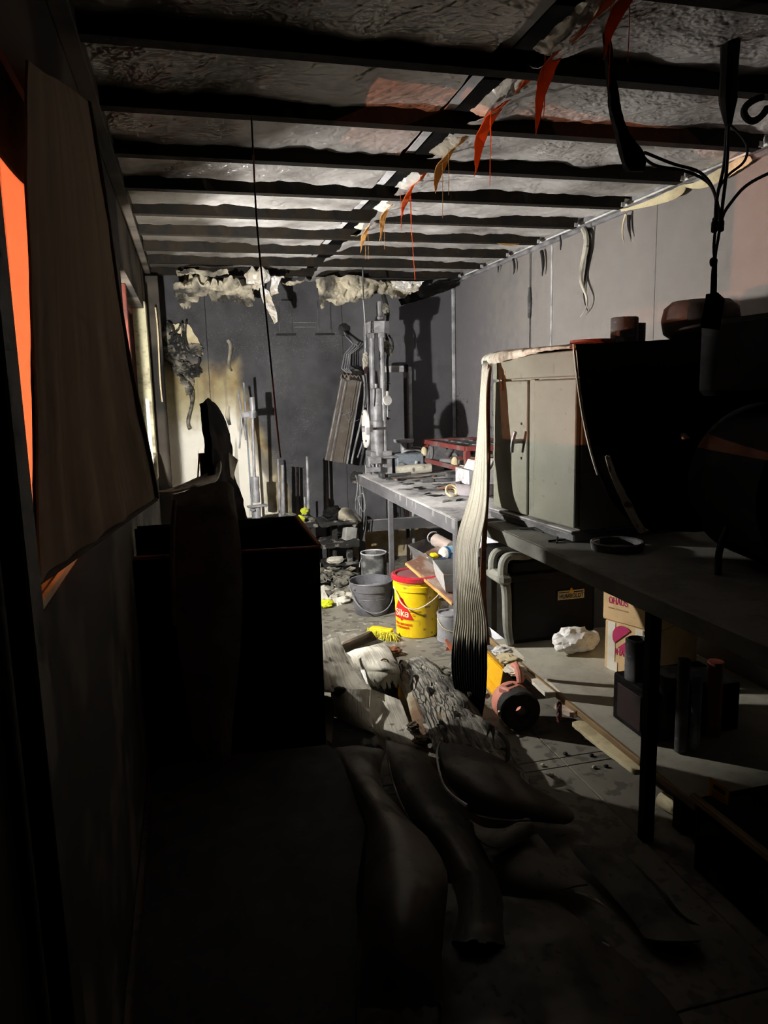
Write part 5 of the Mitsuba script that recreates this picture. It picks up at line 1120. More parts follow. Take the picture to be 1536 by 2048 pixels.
# support that carries the rods' debris
k = thing('side_table', 'low charred table against the back wall, cluttered with ash', 'table')
part(k, 'top', bx(.20, .98, 6.0, 6.55, .44, .47, .004), 'm_char', False)
for x in (.24, .94):
    for y in (6.04, 6.5): part(k, 'leg', bx(x - .02, x + .02, y - .02, y + .02, 0, .44, .003), 'm_char', False)
def heap(name, lab, ct, c, r, n, seed, m, smin=.015, smax=.05, zmax=.1, mats=None):
    rr = random.Random(seed); ms = []
    for i in range(n):
        a, d = rr.uniform(0, 6.28), math.sqrt(rr.random())
        p = V(c[0] + r[0] * d * math.cos(a), c[1] + r[1] * d * math.sin(a), c[2] + zmax * (1 - d) * rr.random())
        s = rr.uniform(smin, smax)
        if rr.random() < .5: ms.append(lump(p + V(0, 0, s * .4), (s, s * rr.uniform(.5, 1), s * rr.uniform(.3, .7)), seed * 100 + i, .5, 4, 2))
        else: ms.append(cb(p + V(0, 0, s * .3), (s * 2.2, s * rr.uniform(.4, 1.2), s * .3), .001, rr.uniform(-40, 40), rr.uniform(-40, 40), rr.uniform(0, 180)))
    k = single(name, lab, ct, cat(*ms), m, 30); labels[k]['kind'] = 'stuff'; return k
heap('ash_heap', 'ash and burnt scraps lying on the low charred table', 'ash', (.78, 6.15, .47), (.18, .1), 70, 1, 'm_rubble', .01, .035, .09)
heap('rubble', 'rubble and ash on the floor at the foot of the charred rack', 'rubble', (1.02, 5.75, 0), (.30, .45), 260, 2, 'm_rubble', .015, .06, .16)
heap('rubble', 'pale plaster flakes on the floor beside the black bin', 'rubble', (.90, 5.40, 0), (.20, .22), 90, 3, 'm_ash', .015, .06, .05)
heap('rubble', 'grey ash crumbs on the floor behind the charred timber', 'rubble', (1.32, 3.62, 0), (.12, .14), 90, 4, 'm_rubble', .01, .04, .07)
# charred rack
k = thing('charred_rack', 'charred low rack of crusted shelves right of the black bin', 'rack')
for x, y, z0_, z1_, w in ((1.115, 6.0, .29, .52, .045), (1.225, 5.95, 0, .28, .05), (1.02, 6.2, 0, .30, .03)):
    part(k, 'post', bx(x - w / 2, x + w / 2, y - w / 2, y + w / 2, z0_, z1_, .006), 'm_char', False)
for (x0, x1, z, h, sd) in ((.98, 1.29, .465, .03, 1), (.98, 1.30, .275, .055, 2), (1.0, 1.30, .115, .03, 3)):
    m = bx(x0, x1, 5.88, 6.18, z, z + h, .006).subdivide_to_size(.03)
    m.vertices += (meshkit.fbm(m.vertices * 18, 3, sd)[:, None] - .5) * V(.01, .03, .035)
    part(k, 'shelf', m, 'm_char', 40)
part(k, 'spindle', lathe([(0, .16), (.02, .16), (.02, .26), (0, .26)], (1.10, 5.95, 0), 14), 'm_char')
part(k, 'hub', lump((1.10, 5.92, .175), (.07, .05, .03), 3, .4, 4), 'm_ash')
m = cb((1.235, 5.98, .36), (.11, .08, .15), .01, 8, 6, 10)
single('white_block', 'pale grey block leaning on the charred rack', 'block', m, 'm_ash_block', False)
single('burnt_bundle', 'brown layered burnt bundle lying across the top of the charred rack', 'bundle', sheet([[(1.147, 5.950, 0.574), (1.127, 5.900, 0.525)], [(1.208, 6.000, 0.580), (1.193, 5.900, 0.504)], [(1.270, 6.000, 0.533), (1.243, 5.900, 0.476)], [(1.321, 5.950, 0.462), (1.271, 5.880, 0.452)]], 30, 16, .05, .012, 20, 4, (.05, .05, .1, .1)), 'm_wool')
single('burnt_lump', 'black crusted lump on the top shelf of the charred rack', 'lump', lump((1.109, 6.000, 0.544), (.075, .06, .065), 12, .5, 4, 4), 'm_black')
single('burnt_lump', 'grey-brown crusted lump between the black lump and the burnt bundle', 'lump', lump((1.067, 6.050, 0.518), (.05, .04, .03), 13, .5, 4), 'm_char')
single('book_stack', 'scorched book lying open under the lowest rack shelf', 'book', cat(cb((1.09, 5.82, .07), (.20, .12, .03), .004, 12, 14, 20), cb((1.17, 5.84, .085), (.14, .12, .012), .003, -8, -25, 12)), 'm_wool', False)
rr = random.Random(8)
for i in range(9):
    x, y = .88 + .26 * rr.random(), 5.30 + .35 * rr.random()
    single('plaster_shard', 'thin pale plaster shard in the litter beside the grey bucket', 'shard', cb((x, y, .02 + .03 * rr.random()), (.05 + .06 * rr.random(), .03 + .04 * rr.random(), .006), .001, rr.uniform(-25, 25), rr.uniform(-25, 25), rr.uniform(0, 180)), 'm_ash' if i % 3 else 'm_white', False, group='plaster shards in the litter')

# ------------------------------------------------------------------ floor between: vibrator roll, strips, yellow case
k = thing('floor_roller', 'dark rubber-faced roller with a pink clamp lying on the floor', 'roller')
rc = V(1.375, 2.93, .092); axd = V(.06, .99, -.02); axd /= np.linalg.norm(axd)
Rm = trimesh.geometry.align_vectors((0, 0, 1), axd)
def ra(m): m.apply_transform(Rm); m.apply_translation(rc); return m
part(k, 'tyre', ra(lathe([(.036, 0), (.085, -.004), (.092, .006), (.092, .075), (.086, .082), (.036, .08), (.036, 0)], (0, 0, 0), 48)), 'm_rubber', 30)
part(k, 'hub', ra(lathe([(.024, .012), (.037, .012), (.037, .07), (.024, .07), (.024, .012)], (0, 0, 0), 32)), 'm_ink', 30)
part(k, 'clamp', ra(lathe([(.06, .083), (.088, .083), (.092, .09), (.092, .15), (.085, .158), (.06, .158), (.06, .083)], (0, 0, 0), 36)), 'm_pink', 30, label='pink clamp ring')
part(k, 'clamp_block', cb(rc + axd * .12 + V(-.02, -.02, .075), (.09, .07, .035), .008, 0, 0, 25), 'm_pink')
part(k, 'clamp_slot', cb(rc + axd * .12 + V(-.02, -.02, .094), (.05, .016, .004), .002, 0, 0, 25), 'm_ink')
part(k, 'clamp_arm', tube([rc + axd * .12 + V(.04, .0, .09), rc + axd * .16 + V(.045, 0, .14), rc + axd * .24 + V(.05, 0, .13)], (.016, .018, .014), 10, 14), 'm_pink')
part(k, 'spigot', cyl(rc + axd * .14 + V(.06, 0, .10), rc + axd * .28 + V(.06, -.01, .12), .016), 'm_cream')
for p in (V(-.075, -.02, -.01), V(-.055, -.03, -.045)):
    part(k, 'bolt_end', cyl(rc + axd * .10 + p, rc + axd * .06 + p + V(-.02, -.01, 0), .012, 12), 'm_cream')
single('cream_peg', 'cream peg end poking out beside the black sheet end', 'peg', cyl((1.329, 3.280, 0.056), (1.328, 3.220, 0.057), .014), 'm_cream')
k = thing('yellow_case', 'amber open case lying on its side behind the roller', 'case')
part(k, 'side', quad_box(V(*(1.474, 3.620, 0.127)), V(*(1.445, 3.300, 0.141)), V(*(1.450, 3.550, 0.025)), V(*(1.406, 3.260, 0.051)), V(.008, .004, 0)), 'm_amber', False)
part(k, 'flange', quad_box(V(*(1.474, 3.620, 0.133)), V(*(1.445, 3.300, 0.147)), V(*(1.508, 3.660, 0.121)), V(*(1.479, 3.340, 0.133)), V(0, 0, .006)), 'm_amber', False)
part(k, 'inner_wall', quad_box(V(*(1.445, 3.300, 0.141)), V(*(1.547, 3.380, 0.044)), V(*(1.406, 3.260, 0.051)), V(*(1.515, 3.320, -0.003)), V(.002, .006, 0)), 'm_copper', False)
part(k, 'lower_tube', cyl((1.436, 3.500, 0.018), (1.403, 3.240, 0.031), .025), 'm_amber')
def floor_strip(name, lab, ct, a, b, w, h, m, z=.0, seed=0):
    a, b = V(*a), V(*b); d = (b - a) / np.linalg.norm(b - a); e = V(d[1], -d[0], 0)
    pts = [[a + (b - a) * t - e * w / 2 + V(0, 0, z + h + .004 * math.sin(7 * t + seed)), a + (b - a) * t + e * w / 2 + V(0, 0, z + h + .004 * math.sin(5 * t + seed))] for t in np.linspace(0, 1, 6)]
    return single(name, lab, ct, sheet(pts, 50, 10, max(h, .004), .003, 24, seed, (.01, .01, .10, .10), 16), m)
floor_strip('edging_strip', 'long dirty white channel strip lying along the lower shelf edge', 'strip', (1.541, 3.506, 0.170), (1.491, 2.845, 0.170), .075, .02, 'm_tape', 0, 1)
floor_strip('edging_strip', 'short pinkish strip along the lower shelf edge beyond the roller', 'strip', (1.492, 2.792, 0.150), (1.525, 2.676, 0.150), .08, .02, 'm_pinkish', 0, 2)
floor_strip('edging_strip', 'cream edging strip running along the lower shelf edge towards the post', 'strip', (1.504, 2.647, 0.130), (1.516, 2.208, 0.130), .075, .02, 'm_cream', 0, 3)
single('amber_sliver', 'amber sliver lying on the cream edging strip', 'sliver', beam_between((1.526, 2.346, 0.170), (1.525, 2.277, 0.170), .014, .008, .001), 'm_amber', False)
for i, (p, s, m, lab) in enumerate((((1.486, 3.413, 0.200), (.05, .05, .02), 'm_white', 'crumpled white paper at the far end of the channel strip'), ((1.474, 3.303, 0.200), (.05, .06, .02), 'm_cream', 'cream paper scrap on the channel strip'),
                                 ((1.449, 3.155, 0.200), (.05, .06, .018), 'm_tape', 'torn pale paper scrap nearest along the channel strip'), ((1.442, 2.706, 0.180), (.012, .012, .05), 'm_red', 'thin red stub standing in the pinkish strip'))):
    single('paper_scrap' if i < 3 else 'red_stub', lab, 'paper' if i < 3 else 'stub', lump(p, s, 40 + i, .5, 6), m)
rr = random.Random(21)
for i, p in enumerate([(1.457, 2.671, 0.006), (1.319, 2.531, 0.006), (1.554, 2.627, 0.006), (1.512, 2.534, 0.006), (1.563, 2.527, 0.006), (1.320, 2.611, 0.006)]):
    single('floor_chip', 'small dark chip on the bare floor panels below the roller' if i % 2 == 0 else 'small pale chip on the bare floor panels below the roller', 'chip', lump(p, (.010, .008, .006), 60 + i, .5, 4, 2), 'm_ink' if i % 2 == 0 else 'm_ash', group='dark chips on the floor panels' if i % 2 == 0 else 'pale chips on the floor panels')

# ------------------------------------------------------------------ fallen sheets in the middle of the floor
def Z(px_list): return px_list
F = 'fallen ceiling boards in the middle of the floor'
def board(lab, ctrl, seed, m='m_ash', th=.012, amp=.006, nu=46, nv=46, rag=(.02, .02, .02, .02), name='fallen_board', cat_='board', group=F, ragf=9, freq=12):
    return single(name, lab, cat_, sheet(ctrl, nu, nv, th, amp, freq, seed, rag, ragf), m, group=group)
board('pale scorched board propped up left, next to the black bin', [[(0.463, 3.372, 0.340), (0.541, 3.405, 0.350), (0.652, 3.522, 0.340)], [(0.433, 3.189, 0.300), (0.530, 3.221, 0.300), (0.670, 3.331, 0.260)], [(0.421, 3.123, 0.240), (0.532, 3.119, 0.220), (0.721, 3.162, 0.190)]], 1)
board('curved pale board in the middle of the fallen boards', [[(0.716, 3.632, 0.200), (0.796, 3.615, 0.240), (0.906, 3.677, 0.240)], [(0.725, 3.537, 0.200), (0.808, 3.443, 0.250), (0.911, 3.513, 0.240)], [(0.734, 3.501, 0.180), (0.804, 3.328, 0.240), (0.913, 3.360, 0.210)], [(0.763, 3.393, 0.180), (0.820, 3.295, 0.220), (0.908, 3.319, 0.190)]], 2)
board('brown back flap standing behind the curved board', [[(0.695, 3.651, 0.250), (0.764, 3.583, 0.300), (0.848, 3.632, 0.310)], [(0.723, 3.719, 0.180), (0.811, 3.720, 0.200), (0.906, 3.699, 0.230)]], 3, 'm_brown_board', nv=40, nu=14)
board('brown right flap of the curved board', [[(0.906, 3.699, 0.230), (0.928, 3.597, 0.220)], [(0.964, 3.779, 0.160), (0.967, 3.607, 0.160)], [(0.943, 3.502, 0.160), (0.954, 3.494, 0.140)]], 4, 'm_brown_board', nu=26, nv=14)
board('fringed board hanging down in front of the curved board, its lower end burnt black', [[(0.758, 3.402, 0.180), (0.821, 3.301, 0.215), (0.911, 3.318, 0.190)], [(0.769, 3.368, 0.140), (0.819, 3.268, 0.180), (0.905, 3.318, 0.150)], [(0.805, 3.377, 0.080), (0.841, 3.291, 0.110), (0.905, 3.352, 0.090)], [(0.840, 3.392, 0.030), (0.861, 3.324, 0.050), (0.917, 3.380, 0.030)]], 5, 'm_fringe_low', nu=60, nv=40)
board('pale board slanting down in front of the propped board, with a dark hole', [[(0.550, 3.191, 0.220), (0.625, 3.130, 0.220), (0.725, 3.161, 0.190)], [(0.550, 3.167, 0.150), (0.610, 3.068, 0.160), (0.697, 3.059, 0.140)], [(0.550, 3.155, 0.090), (0.615, 3.048, 0.090), (0.695, 2.974, 0.070)]], 6)
single('board_pocket', 'black lump set into the slanting pale board', 'hole', lump((0.577, 3.129, 0.215), (.035, .014, .022), 5, .3), 'm_ink')  # plain black lump sunk in the board
board('narrow pale end of a board between the bin and the slanting board', [[(0.491, 3.152, 0.200), (0.546, 3.154, 0.180)], [(0.498, 3.142, 0.120), (0.546, 3.133, 0.100)], [(0.481, 3.061, 0.040), (0.511, 2.999, 0.030)]], 7, 'm_brown_board', nu=24, nv=12)
board('dark curved board low at the right of the fallen boards with a lit patch', [[(0.770, 3.334, 0.120), (0.808, 3.258, 0.120), (0.877, 3.199, 0.100)], [(0.725, 3.172, 0.100), (0.789, 3.095, 0.100), (0.870, 3.076, 0.080)], [(0.707, 3.053, 0.070), (0.787, 2.965, 0.070), (0.858, 2.934, 0.060)], [(0.742, 2.985, 0.030), (0.791, 2.901, 0.030), (0.857, 2.880, 0.030)]], 8)
board('dark sooty underside board in front of the slanting board', [[(0.512, 3.189, 0.090), (0.609, 3.073, 0.080), (0.703, 2.973, 0.060)], [(0.501, 3.110, 0.050), (0.593, 3.004, 0.050), (0.712, 2.939, 0.040)], [(0.487, 2.979, 0.020), (0.591, 2.946, 0.020), (0.725, 2.904, 0.020)]], 9, 'm_char', amp=.012)
single('white_splinter', 'bright white torn edge between the two pale boards', 'splinter', sheet([[(0.725, 3.340, 0.220), (0.740, 3.321, 0.230)], [(0.718, 3.295, 0.200), (0.738, 3.282, 0.210)], [(0.730, 3.233, 0.190), (0.732, 3.208, 0.190)]], 16, 8, .004, .004, 30, 3, (.05, .1, .1, .1)), 'm_white')
single('rust_wire', 'small bent rusty wire on the curved board', 'wire', tube([(0.816, 3.324, 0.235), (0.827, 3.349, 0.250), (0.842, 3.345, 0.260), (0.860, 3.338, 0.250), (0.847, 3.328, 0.240)], .004, 6, 20), 'm_rust')
single('brown_leaf_scrap', 'rust-brown crumpled scrap behind the curved board', 'scrap', lump((1.078, 4.060, 0.030), (.05, .035, .02), 15, .5, 6), 'm_rust')
single('amber_glimpse', 'amber container glimpsed in the dark gap beside the fringed board', 'container', lump((0.948, 3.451, 0.050), (.035, .05, .04), 19, .2), 'm_amber')
# charred timber and the stick beside it
tm_ctrl = [[(.985, 3.62, .10), (1.09, 3.60, .15), (1.22, 3.56, .06)], [(.95, 3.30, .11), (1.08, 3.25, .17), (1.20, 3.20, .07)], [(.90, 2.95, .10), (1.05, 2.90, .17), (1.18, 2.86, .06)], [(.88, 2.65, .08), (1.02, 2.62, .15), (1.19, 2.55, .04)], [(.90, 2.45, .06), (1.03, 2.40, .12), (1.18, 2.34, .03)]]
single('charred_timber', 'long charred timber board lying diagonally across the middle of the floor', 'timber', sheet(tm_ctrl, 110, 50, .03, .03, 9, 41, (.03, .03, .08, .16), 16), 'm_wood_char')
single('knot_hole', 'black knot hole in the charred timber', 'hole', lump((1.13, 3.03, .135), (.028, .03, .016), 6, .3), 'm_ink')
rr = random.Random(31)
for i in range(16):
    t = rr.random(); p = V(1.05 - .05 * t + rr.uniform(-.12, .12), 3.5 - 1.05 * t, .16 + .02 * rr.random()); a = V(-.12, -.95, 0) * rr.uniform(.08, .22)
    part('charred_timber', 'splinter', tube([p, p + a * .5 + V(rr.uniform(-.02, .02), 0, rr.uniform(.0, .02)), p + a + V(rr.uniform(-.02, .02), 0, -.02)], (.004, .012, .002), 6, 10), 'm_wood_char' if i % 3 else 'm_char')
single('charred_stick', 'narrow peeling stick beside the charred timber', 'stick', tube([(1.013, 3.561, 0.130), (0.963, 3.445, 0.120), (0.945, 3.220, 0.100), (0.908, 2.945, 0.090), (0.919, 2.859, 0.070)], (.028, .030, .032, .036, .02), 9, 50), 'm_stick')
single('charred_stump', 'black charred stump at the far end of the peeling stick', 'stump', tube([(0.994, 3.554, 0.080), (1.008, 3.580, 0.110), (1.020, 3.592, 0.140)], (.04, .036, .03), 9, 10), 'm_char')
single('metal_offcut', 'shiny bent metal offcut at the near end of the peeling stick', 'metal', sheet([[(0.888, 2.873, 0.130), (0.904, 2.873, 0.130)], [(0.884, 2.812, 0.120), (0.906, 2.819, 0.120)], [(0.894, 2.810, 0.090), (0.914, 2.818, 0.090)]], 16, 8, .003, .003, 30, 3), 'm_silver')
single('burnt_paper', 'brown burnt paper flakes at the near end of the peeling stick', 'paper', cat(*[lump(p, (.04, .03, .02), 70 + i, .5, 6, 3) for i, p in enumerate([(0.878, 2.944, 0.090), (0.942, 2.873, 0.090), (0.938, 2.796, 0.090), (0.865, 2.810, 0.090)])]), 'm_brown_board')
# large limp dark sheets towards the viewer
S = 'limp dark sheets on the floor'
def limp(lab, ctrl, seed, m='m_dark_sheet', nu=70, nv=36, amp=.01, th=.006, rag=(.01, .03, .02, .02), group=S):
    ctrl = np.array(ctrl, float); ctrl[..., 0] = np.maximum(ctrl[..., 0], -.23)
    return single('limp_sheet', lab, 'sheet', sheet(ctrl, nu, nv, th, amp, 6, seed, rag, 10), m, group=group)
limp('smooth sheet bulging up at the lower left of the floor, with a soft glint', [[(0.481, 2.826, 0.100), (0.589, 2.778, 0.120), (0.716, 2.825, 0.060)], [(0.487, 2.492, 0.140), (0.517, 2.335, 0.200), (0.609, 2.455, 0.100)], [(0.464, 2.163, 0.180), (0.505, 1.983, 0.280), (0.622, 2.119, 0.160)], [(0.408, 1.909, 0.200), (0.458, 1.705, 0.340), (0.616, 1.829, 0.220)], [(0.351, 1.684, 0.220), (0.395, 1.482, 0.360), (0.564, 1.652, 0.240)], [(0.286, 1.432, 0.160), (0.348, 1.327, 0.240), (0.457, 1.361, 0.180)]], 51)
limp('second sheet right of the bulging one, sloping into the dark', [[(0.740, 2.943, 0.050), (0.778, 2.811, 0.080), (0.868, 2.821, 0.050)], [(0.678, 2.644, 0.070), (0.732, 2.511, 0.120), (0.859, 2.567, 0.060)], [(0.661, 2.440, 0.060), (0.713, 2.300, 0.130), (0.837, 2.334, 0.070)], [(0.667, 2.241, 0.060), (0.721, 2.110, 0.130), (0.833, 2.086, 0.070)], [(0.698, 2.022, 0.050), (0.731, 1.913, 0.100), (0.812, 1.875, 0.060)], [(0.595, 1.711, 0.040), (0.643, 1.647, 0.080), (0.733, 1.658, 0.050)]], 52)
limp('broad dark sheet lying over the near end of the charred timber', [[(0.878, 2.631, 0.160), (0.989, 2.474, 0.190), (1.120, 2.391, 0.120)], [(0.840, 2.478, 0.150), (0.930, 2.279, 0.190), (1.140, 2.292, 0.100)], [(0.839, 2.366, 0.120), (0.943, 2.176, 0.160), (1.224, 2.206, 0.060)], [(0.865, 2.258, 0.080), (0.966, 2.145, 0.100), (1.168, 2.136, 0.050)]], 53)
limp('stiff rolled fold of grey sheet below the broad dark sheet', [[(0.824, 2.225, 0.050), (0.837, 2.185, 0.100), (0.806, 2.061, 0.130)], [(0.850, 2.149, 0.060), (0.863, 2.072, 0.130), (0.832, 1.978, 0.130)], [(0.926, 2.138, 0.060), (0.929, 2.045, 0.140), (0.911, 1.984, 0.120)], [(1.026, 2.194, 0.060), (1.013, 2.097, 0.120), (1.011, 2.056, 0.100)]], 54, 'm_ash_cloth', 40, 24)
limp('grey creased sheet in front of the rolled fold', [[(0.852, 2.027, 0.060), (0.930, 2.025, 0.090), (1.047, 2.102, 0.060)], [(0.851, 1.926, 0.050), (0.926, 1.907, 0.090), (1.059, 1.966, 0.050)], [(0.925, 1.837, 0.030), (0.998, 1.819, 0.060), (1.095, 1.843, 0.040)]], 55, 'm_ash_cloth', 40, 30)
limp('long flat strip of sheet running towards the lower right corner', [[(1.120, 2.031, 0.050), (1.172, 1.978, 0.070), (1.261, 1.989, 0.050)], [(1.118, 1.884, 0.050), (1.183, 1.820, 0.080), (1.273, 1.837, 0.050)], [(1.133, 1.738, 0.040), (1.187, 1.695, 0.060), (1.272, 1.686, 0.040)], [(1.128, 1.606, 0.030), (1.180, 1.546, 0.050), (1.273, 1.554, 0.030)]], 56, 'm_ash_cloth', 50, 24)
limp('narrow curled sheet edge at the right end of the floor sheets', [[(1.263, 1.869, 0.060), (1.266, 1.828, 0.070)], [(1.265, 1.761, 0.070), (1.257, 1.702, 0.080)], [(1.257, 1.677, 0.050), (1.267, 1.650, 0.060)], [(1.290, 1.619, 0.030), (1.310, 1.609, 0.030)]], 57, 'm_ash_cloth', 40, 12)
limp('dark sheet spread in the foreground at the bottom', [[(0.668, 2.009, 0.030), (0.809, 1.866, 0.050), (0.968, 1.824, 0.030)], [(0.591, 1.784, 0.030), (0.808, 1.662, 0.060), (1.026, 1.616, 0.030)], [(0.518, 1.569, 0.030), (0.803, 1.480, 0.050), (1.066, 1.427, 0.030)], [(0.420, 1.353, 0.020), (0.729, 1.270, 0.040), (1.020, 1.232, 0.020)]], 58)
limp('black sheet by the black bin, spread wide to darken the shaded floor', [[(-0.565, 3.218, 0.030), (-0.046, 3.038, 0.050), (0.471, 2.875, 0.100)], [(-0.560, 2.795, 0.030), (-0.017, 2.560, 0.070), (0.522, 2.338, 0.160)], [(-0.540, 2.370, 0.030), (-0.014, 2.140, 0.080), (0.415, 1.958, 0.150)], [(-0.518, 2.011, 0.030), (-0.025, 1.818, 0.070), (0.340, 1.673, 0.130)], [(-0.485, 1.612, 0.020), (-0.040, 1.432, 0.050), (0.255, 1.333, 0.090)]], 59, 'm_rubber', 80, 60, .012)  # edge by the bin is real; the wide spread is added for darkness
for q, pts in enumerate(([(0.716, 2.845, 0.100), (0.671, 2.629, 0.100), (0.641, 2.368, 0.100), (0.642, 2.198, 0.100)], [(0.840, 2.124, 0.150), (0.901, 2.081, 0.150), (0.995, 2.052, 0.150)])):
    part('limp_sheet_001' if q == 0 else 'limp_sheet_002', 'pale_edge', tube(pts, (.003, .004, .004, .002)[:len(pts)], 6, 40), 'm_ash_cloth', label='thin edge painted pale as lit')
single('frayed_rope', 'pale frayed rope lying in a bow on the broad dark sheet', 'rope', tube([V(*p) + V(0, -.01, .012) for p in [(0.871, 2.608, 0.170), (0.830, 2.523, 0.170), (0.800, 2.413, 0.170)]] + [V(*p) for p in [(0.787, 2.308, 0.170), (0.796, 2.220, 0.170), (0.816, 2.159, 0.170)]], (.003, .004, .004, .004, .005, .007), 6, 60), 'm_dusty_white')
single('floor_splinter', 'pale splinter on the foreground sheets', 'splinter', tube([(1.007, 1.777, 0.080), (1.046, 1.731, 0.080), (1.057, 1.695, 0.080)], (.002, .006, .002), 6, 14), 'm_ash', group='pale splinters in the foreground')
single('floor_splinter', 'pale splinter on the foreground sheets', 'splinter', tube([(0.978, 1.577, 0.080), (0.989, 1.558, 0.080)], (.002, .004), 6), 'm_ash', group='pale splinters in the foreground')

# ------------------------------------------------------------------ foreground left: bin, folded sheet, curtain
k = thing('black_bin', 'large black open metal bin standing in the left foreground', 'bin')
bf, bb = (-.25, .487), (-.25, .430)
def wallq(a, b, c, d, off): return quad_box(V(*a), V(*b), V(*c), V(*d), V(*off))
part(k, 'front_panel', wallq((-.25, 3.0, 0), (.485, 3.0, 0), (-.25, 3.0, .915), (.49, 3.0, .91), (0, .012, 0)), 'm_black', False)
part(k, 'side_panel', wallq((.485, 3.0, 0), (.485, 3.26, 0), (.49, 3.0, .91), (.432, 3.24, 1.0), (-.012, 0, 0)), 'm_black', False)
part(k, 'back_panel', wallq((-.25, 3.25, 0), (.485, 3.25, 0), (-.25, 3.24, 1.0), (.432, 3.24, 1.0), (0, -.012, 0)), 'm_black', False)
part(k, 'base', bx(-.25, .485, 3.0, 3.25, 0, .02, .002), 'm_black', False)
part(k, 'rim', tube([(-.245, 3.0, .925), (.492, 3.0, .912)], .007, 8), 'm_frame_red')
part(k, 'rim', beam_between((.490, 3.0, .914), (.432, 3.24, 1.003), .02, .02, .004), 'm_rust', False)
part(k, 'rim', tube([(.432, 3.24, 1.003), (-.24, 3.24, 1.003)], .007, 8), 'm_black')
part(k, 'scratch', tube([(0.279, 2.992, 0.237), (0.310, 2.992, 0.041), (0.344, 2.992, -0.173)], .0012, 5), 'm_dust_black')
k = thing('folded_sheet', 'stiff folded sheet hung over the rim of the black bin', 'scorched sheet')
part(k, 'hang', sheet([[(-0.082, 3.020, 1.162), (0.006, 3.000, 1.189), (0.103, 3.000, 1.209), (0.153, 3.020, 1.172)], [(-0.080, 2.950, 1.093), (-0.001, 2.930, 1.091), (0.094, 2.930, 1.094), (0.155, 2.950, 1.077)], [(-0.092, 2.930, 0.959), (-0.010, 2.910, 0.957), (0.084, 2.910, 0.950), (0.166, 2.930, 0.939)],
                       [(-0.100, 2.900, 0.668), (-0.010, 2.880, 0.665), (0.066, 2.880, 0.657), (0.151, 2.900, 0.642)], [(-0.082, 2.880, 0.366), (-0.010, 2.860, 0.364), (0.047, 2.860, 0.357), (0.106, 2.880, 0.341)], [(-0.048, 2.870, 0.069), (0.001, 2.850, 0.072), (0.030, 2.850, 0.067), (0.073, 2.870, 0.050)]], 90, 40, .012, .006, 12, 61, (.01, .05, .02, .02), 12), 'm_ash_cloth_dark')
part(k, 'peak', sheet([[(-0.154, 3.100, 1.170), (-0.082, 3.060, 1.167), (0.010, 3.040, 1.190)], [(-0.084, 3.150, 1.166), (0.008, 3.140, 1.199), (0.091, 3.100, 1.199)], [(-0.002, 3.220, 1.191), (0.061, 3.220, 1.223), (0.120, 3.200, 1.275)]], 30, 30, .008, .006, 14, 62, (.02, .04, .02, .02)), 'm_hanging')
part(k, 'rolled_hem', tube([(-0.071, 2.900, 1.158), (-0.086, 2.900, 1.043), (-0.098, 2.900, 0.868), (-0.104, 2.900, 0.669)], (.008, .010, .010, .008), 8, 40), 'm_ash_cloth_dark')
k = thing('charred_slab', 'upright pointed charred slab standing just behind the black bin', 'charred slab')
part(k, 'slab', sheet([[(0.055, 3.140, 1.511), (0.077, 3.360, 1.519), (0.108, 3.600, 1.495)], [(0.062, 3.140, 1.426), (0.110, 3.360, 1.442), (0.158, 3.600, 1.405)], [(0.064, 3.140, 1.324), (0.120, 3.360, 1.317), (0.177, 3.600, 1.298)], [(0.078, 3.140, 1.230), (0.122, 3.360, 1.206), (0.174, 3.600, 1.191)], [(0.098, 3.160, 1.143), (0.145, 3.360, 1.115), (0.197, 3.520, 1.108)], [(0.154, 3.240, 0.966), (0.183, 3.230, 0.965), (0.222, 3.220, 0.986)]], 70, 30, .03, .010, 14, 63, (.0, .02, .02, .03), 12), 'm_char_dark')
part(k, 'pale_fin', sheet([[(0.154, 3.240, 1.302), (0.173, 3.250, 1.286), (0.193, 3.260, 1.267)], [(0.152, 3.220, 1.251), (0.165, 3.240, 1.237), (0.173, 3.250, 1.215)], [(0.152, 3.200, 1.199), (0.161, 3.210, 1.191), (0.165, 3.210, 1.183)]], 16, 14, .005, .003, 20, 3), 'm_hanging')
k = thing('picture_board', 'small reddish framed board standing behind the charred slab', 'board')
part(k, 'board', quad_box(V(*(0.034, 3.300, 1.299)), V(*(0.088, 3.340, 1.296)), V(*(0.019, 3.300, 1.189)) * V(1, 1, 0), V(*(0.081, 3.340, 1.181)) * V(1, 1, 0), V(0, .012, 0)), 'm_frame_red', False)
part(k, 'pale_edge', quad_box(V(*(0.030, 3.285, 1.300)), V(*(0.038, 3.285, 1.300)), V(*(0.017, 3.285, 1.191)), V(*(0.023, 3.285, 1.191)), V(0, .008, 0)), 'm_hanging', False)
# curtain
k = thing('grey_curtain', 'large limp curtain hanging from the ceiling in front of the near window, lower edge lifted', 'curtain')
part(k, 'cloth', sheet([[(-0.201, 1.300, 2.050), (-0.206, 1.550, 2.124), (-0.218, 1.900, 2.235), (-0.201, 2.200, 2.305)],
                        [(-0.220, 1.300, 1.836), (-0.216, 1.550, 1.875), (-0.198, 1.850, 1.908), (-0.169, 2.150, 1.930)],
                        [(-0.232, 1.300, 1.626), (-0.230, 1.550, 1.621), (-0.202, 1.850, 1.611), (-0.146, 2.120, 1.645)],
                        [(-0.246, 1.300, 1.420), (-0.238, 1.550, 1.421), (-0.195, 1.850, 1.427), (-0.118, 2.100, 1.433)],
                        [(-0.260, 1.300, 1.250), (-0.236, 1.550, 1.240), (-0.178, 1.820, 1.250), (-0.100, 2.080, 1.274)]], 80, 120, .004, .004, 8, 71, (.0, .0, .0, .01), 8, None, (4.5, .004, .25)), 'm_curtain')
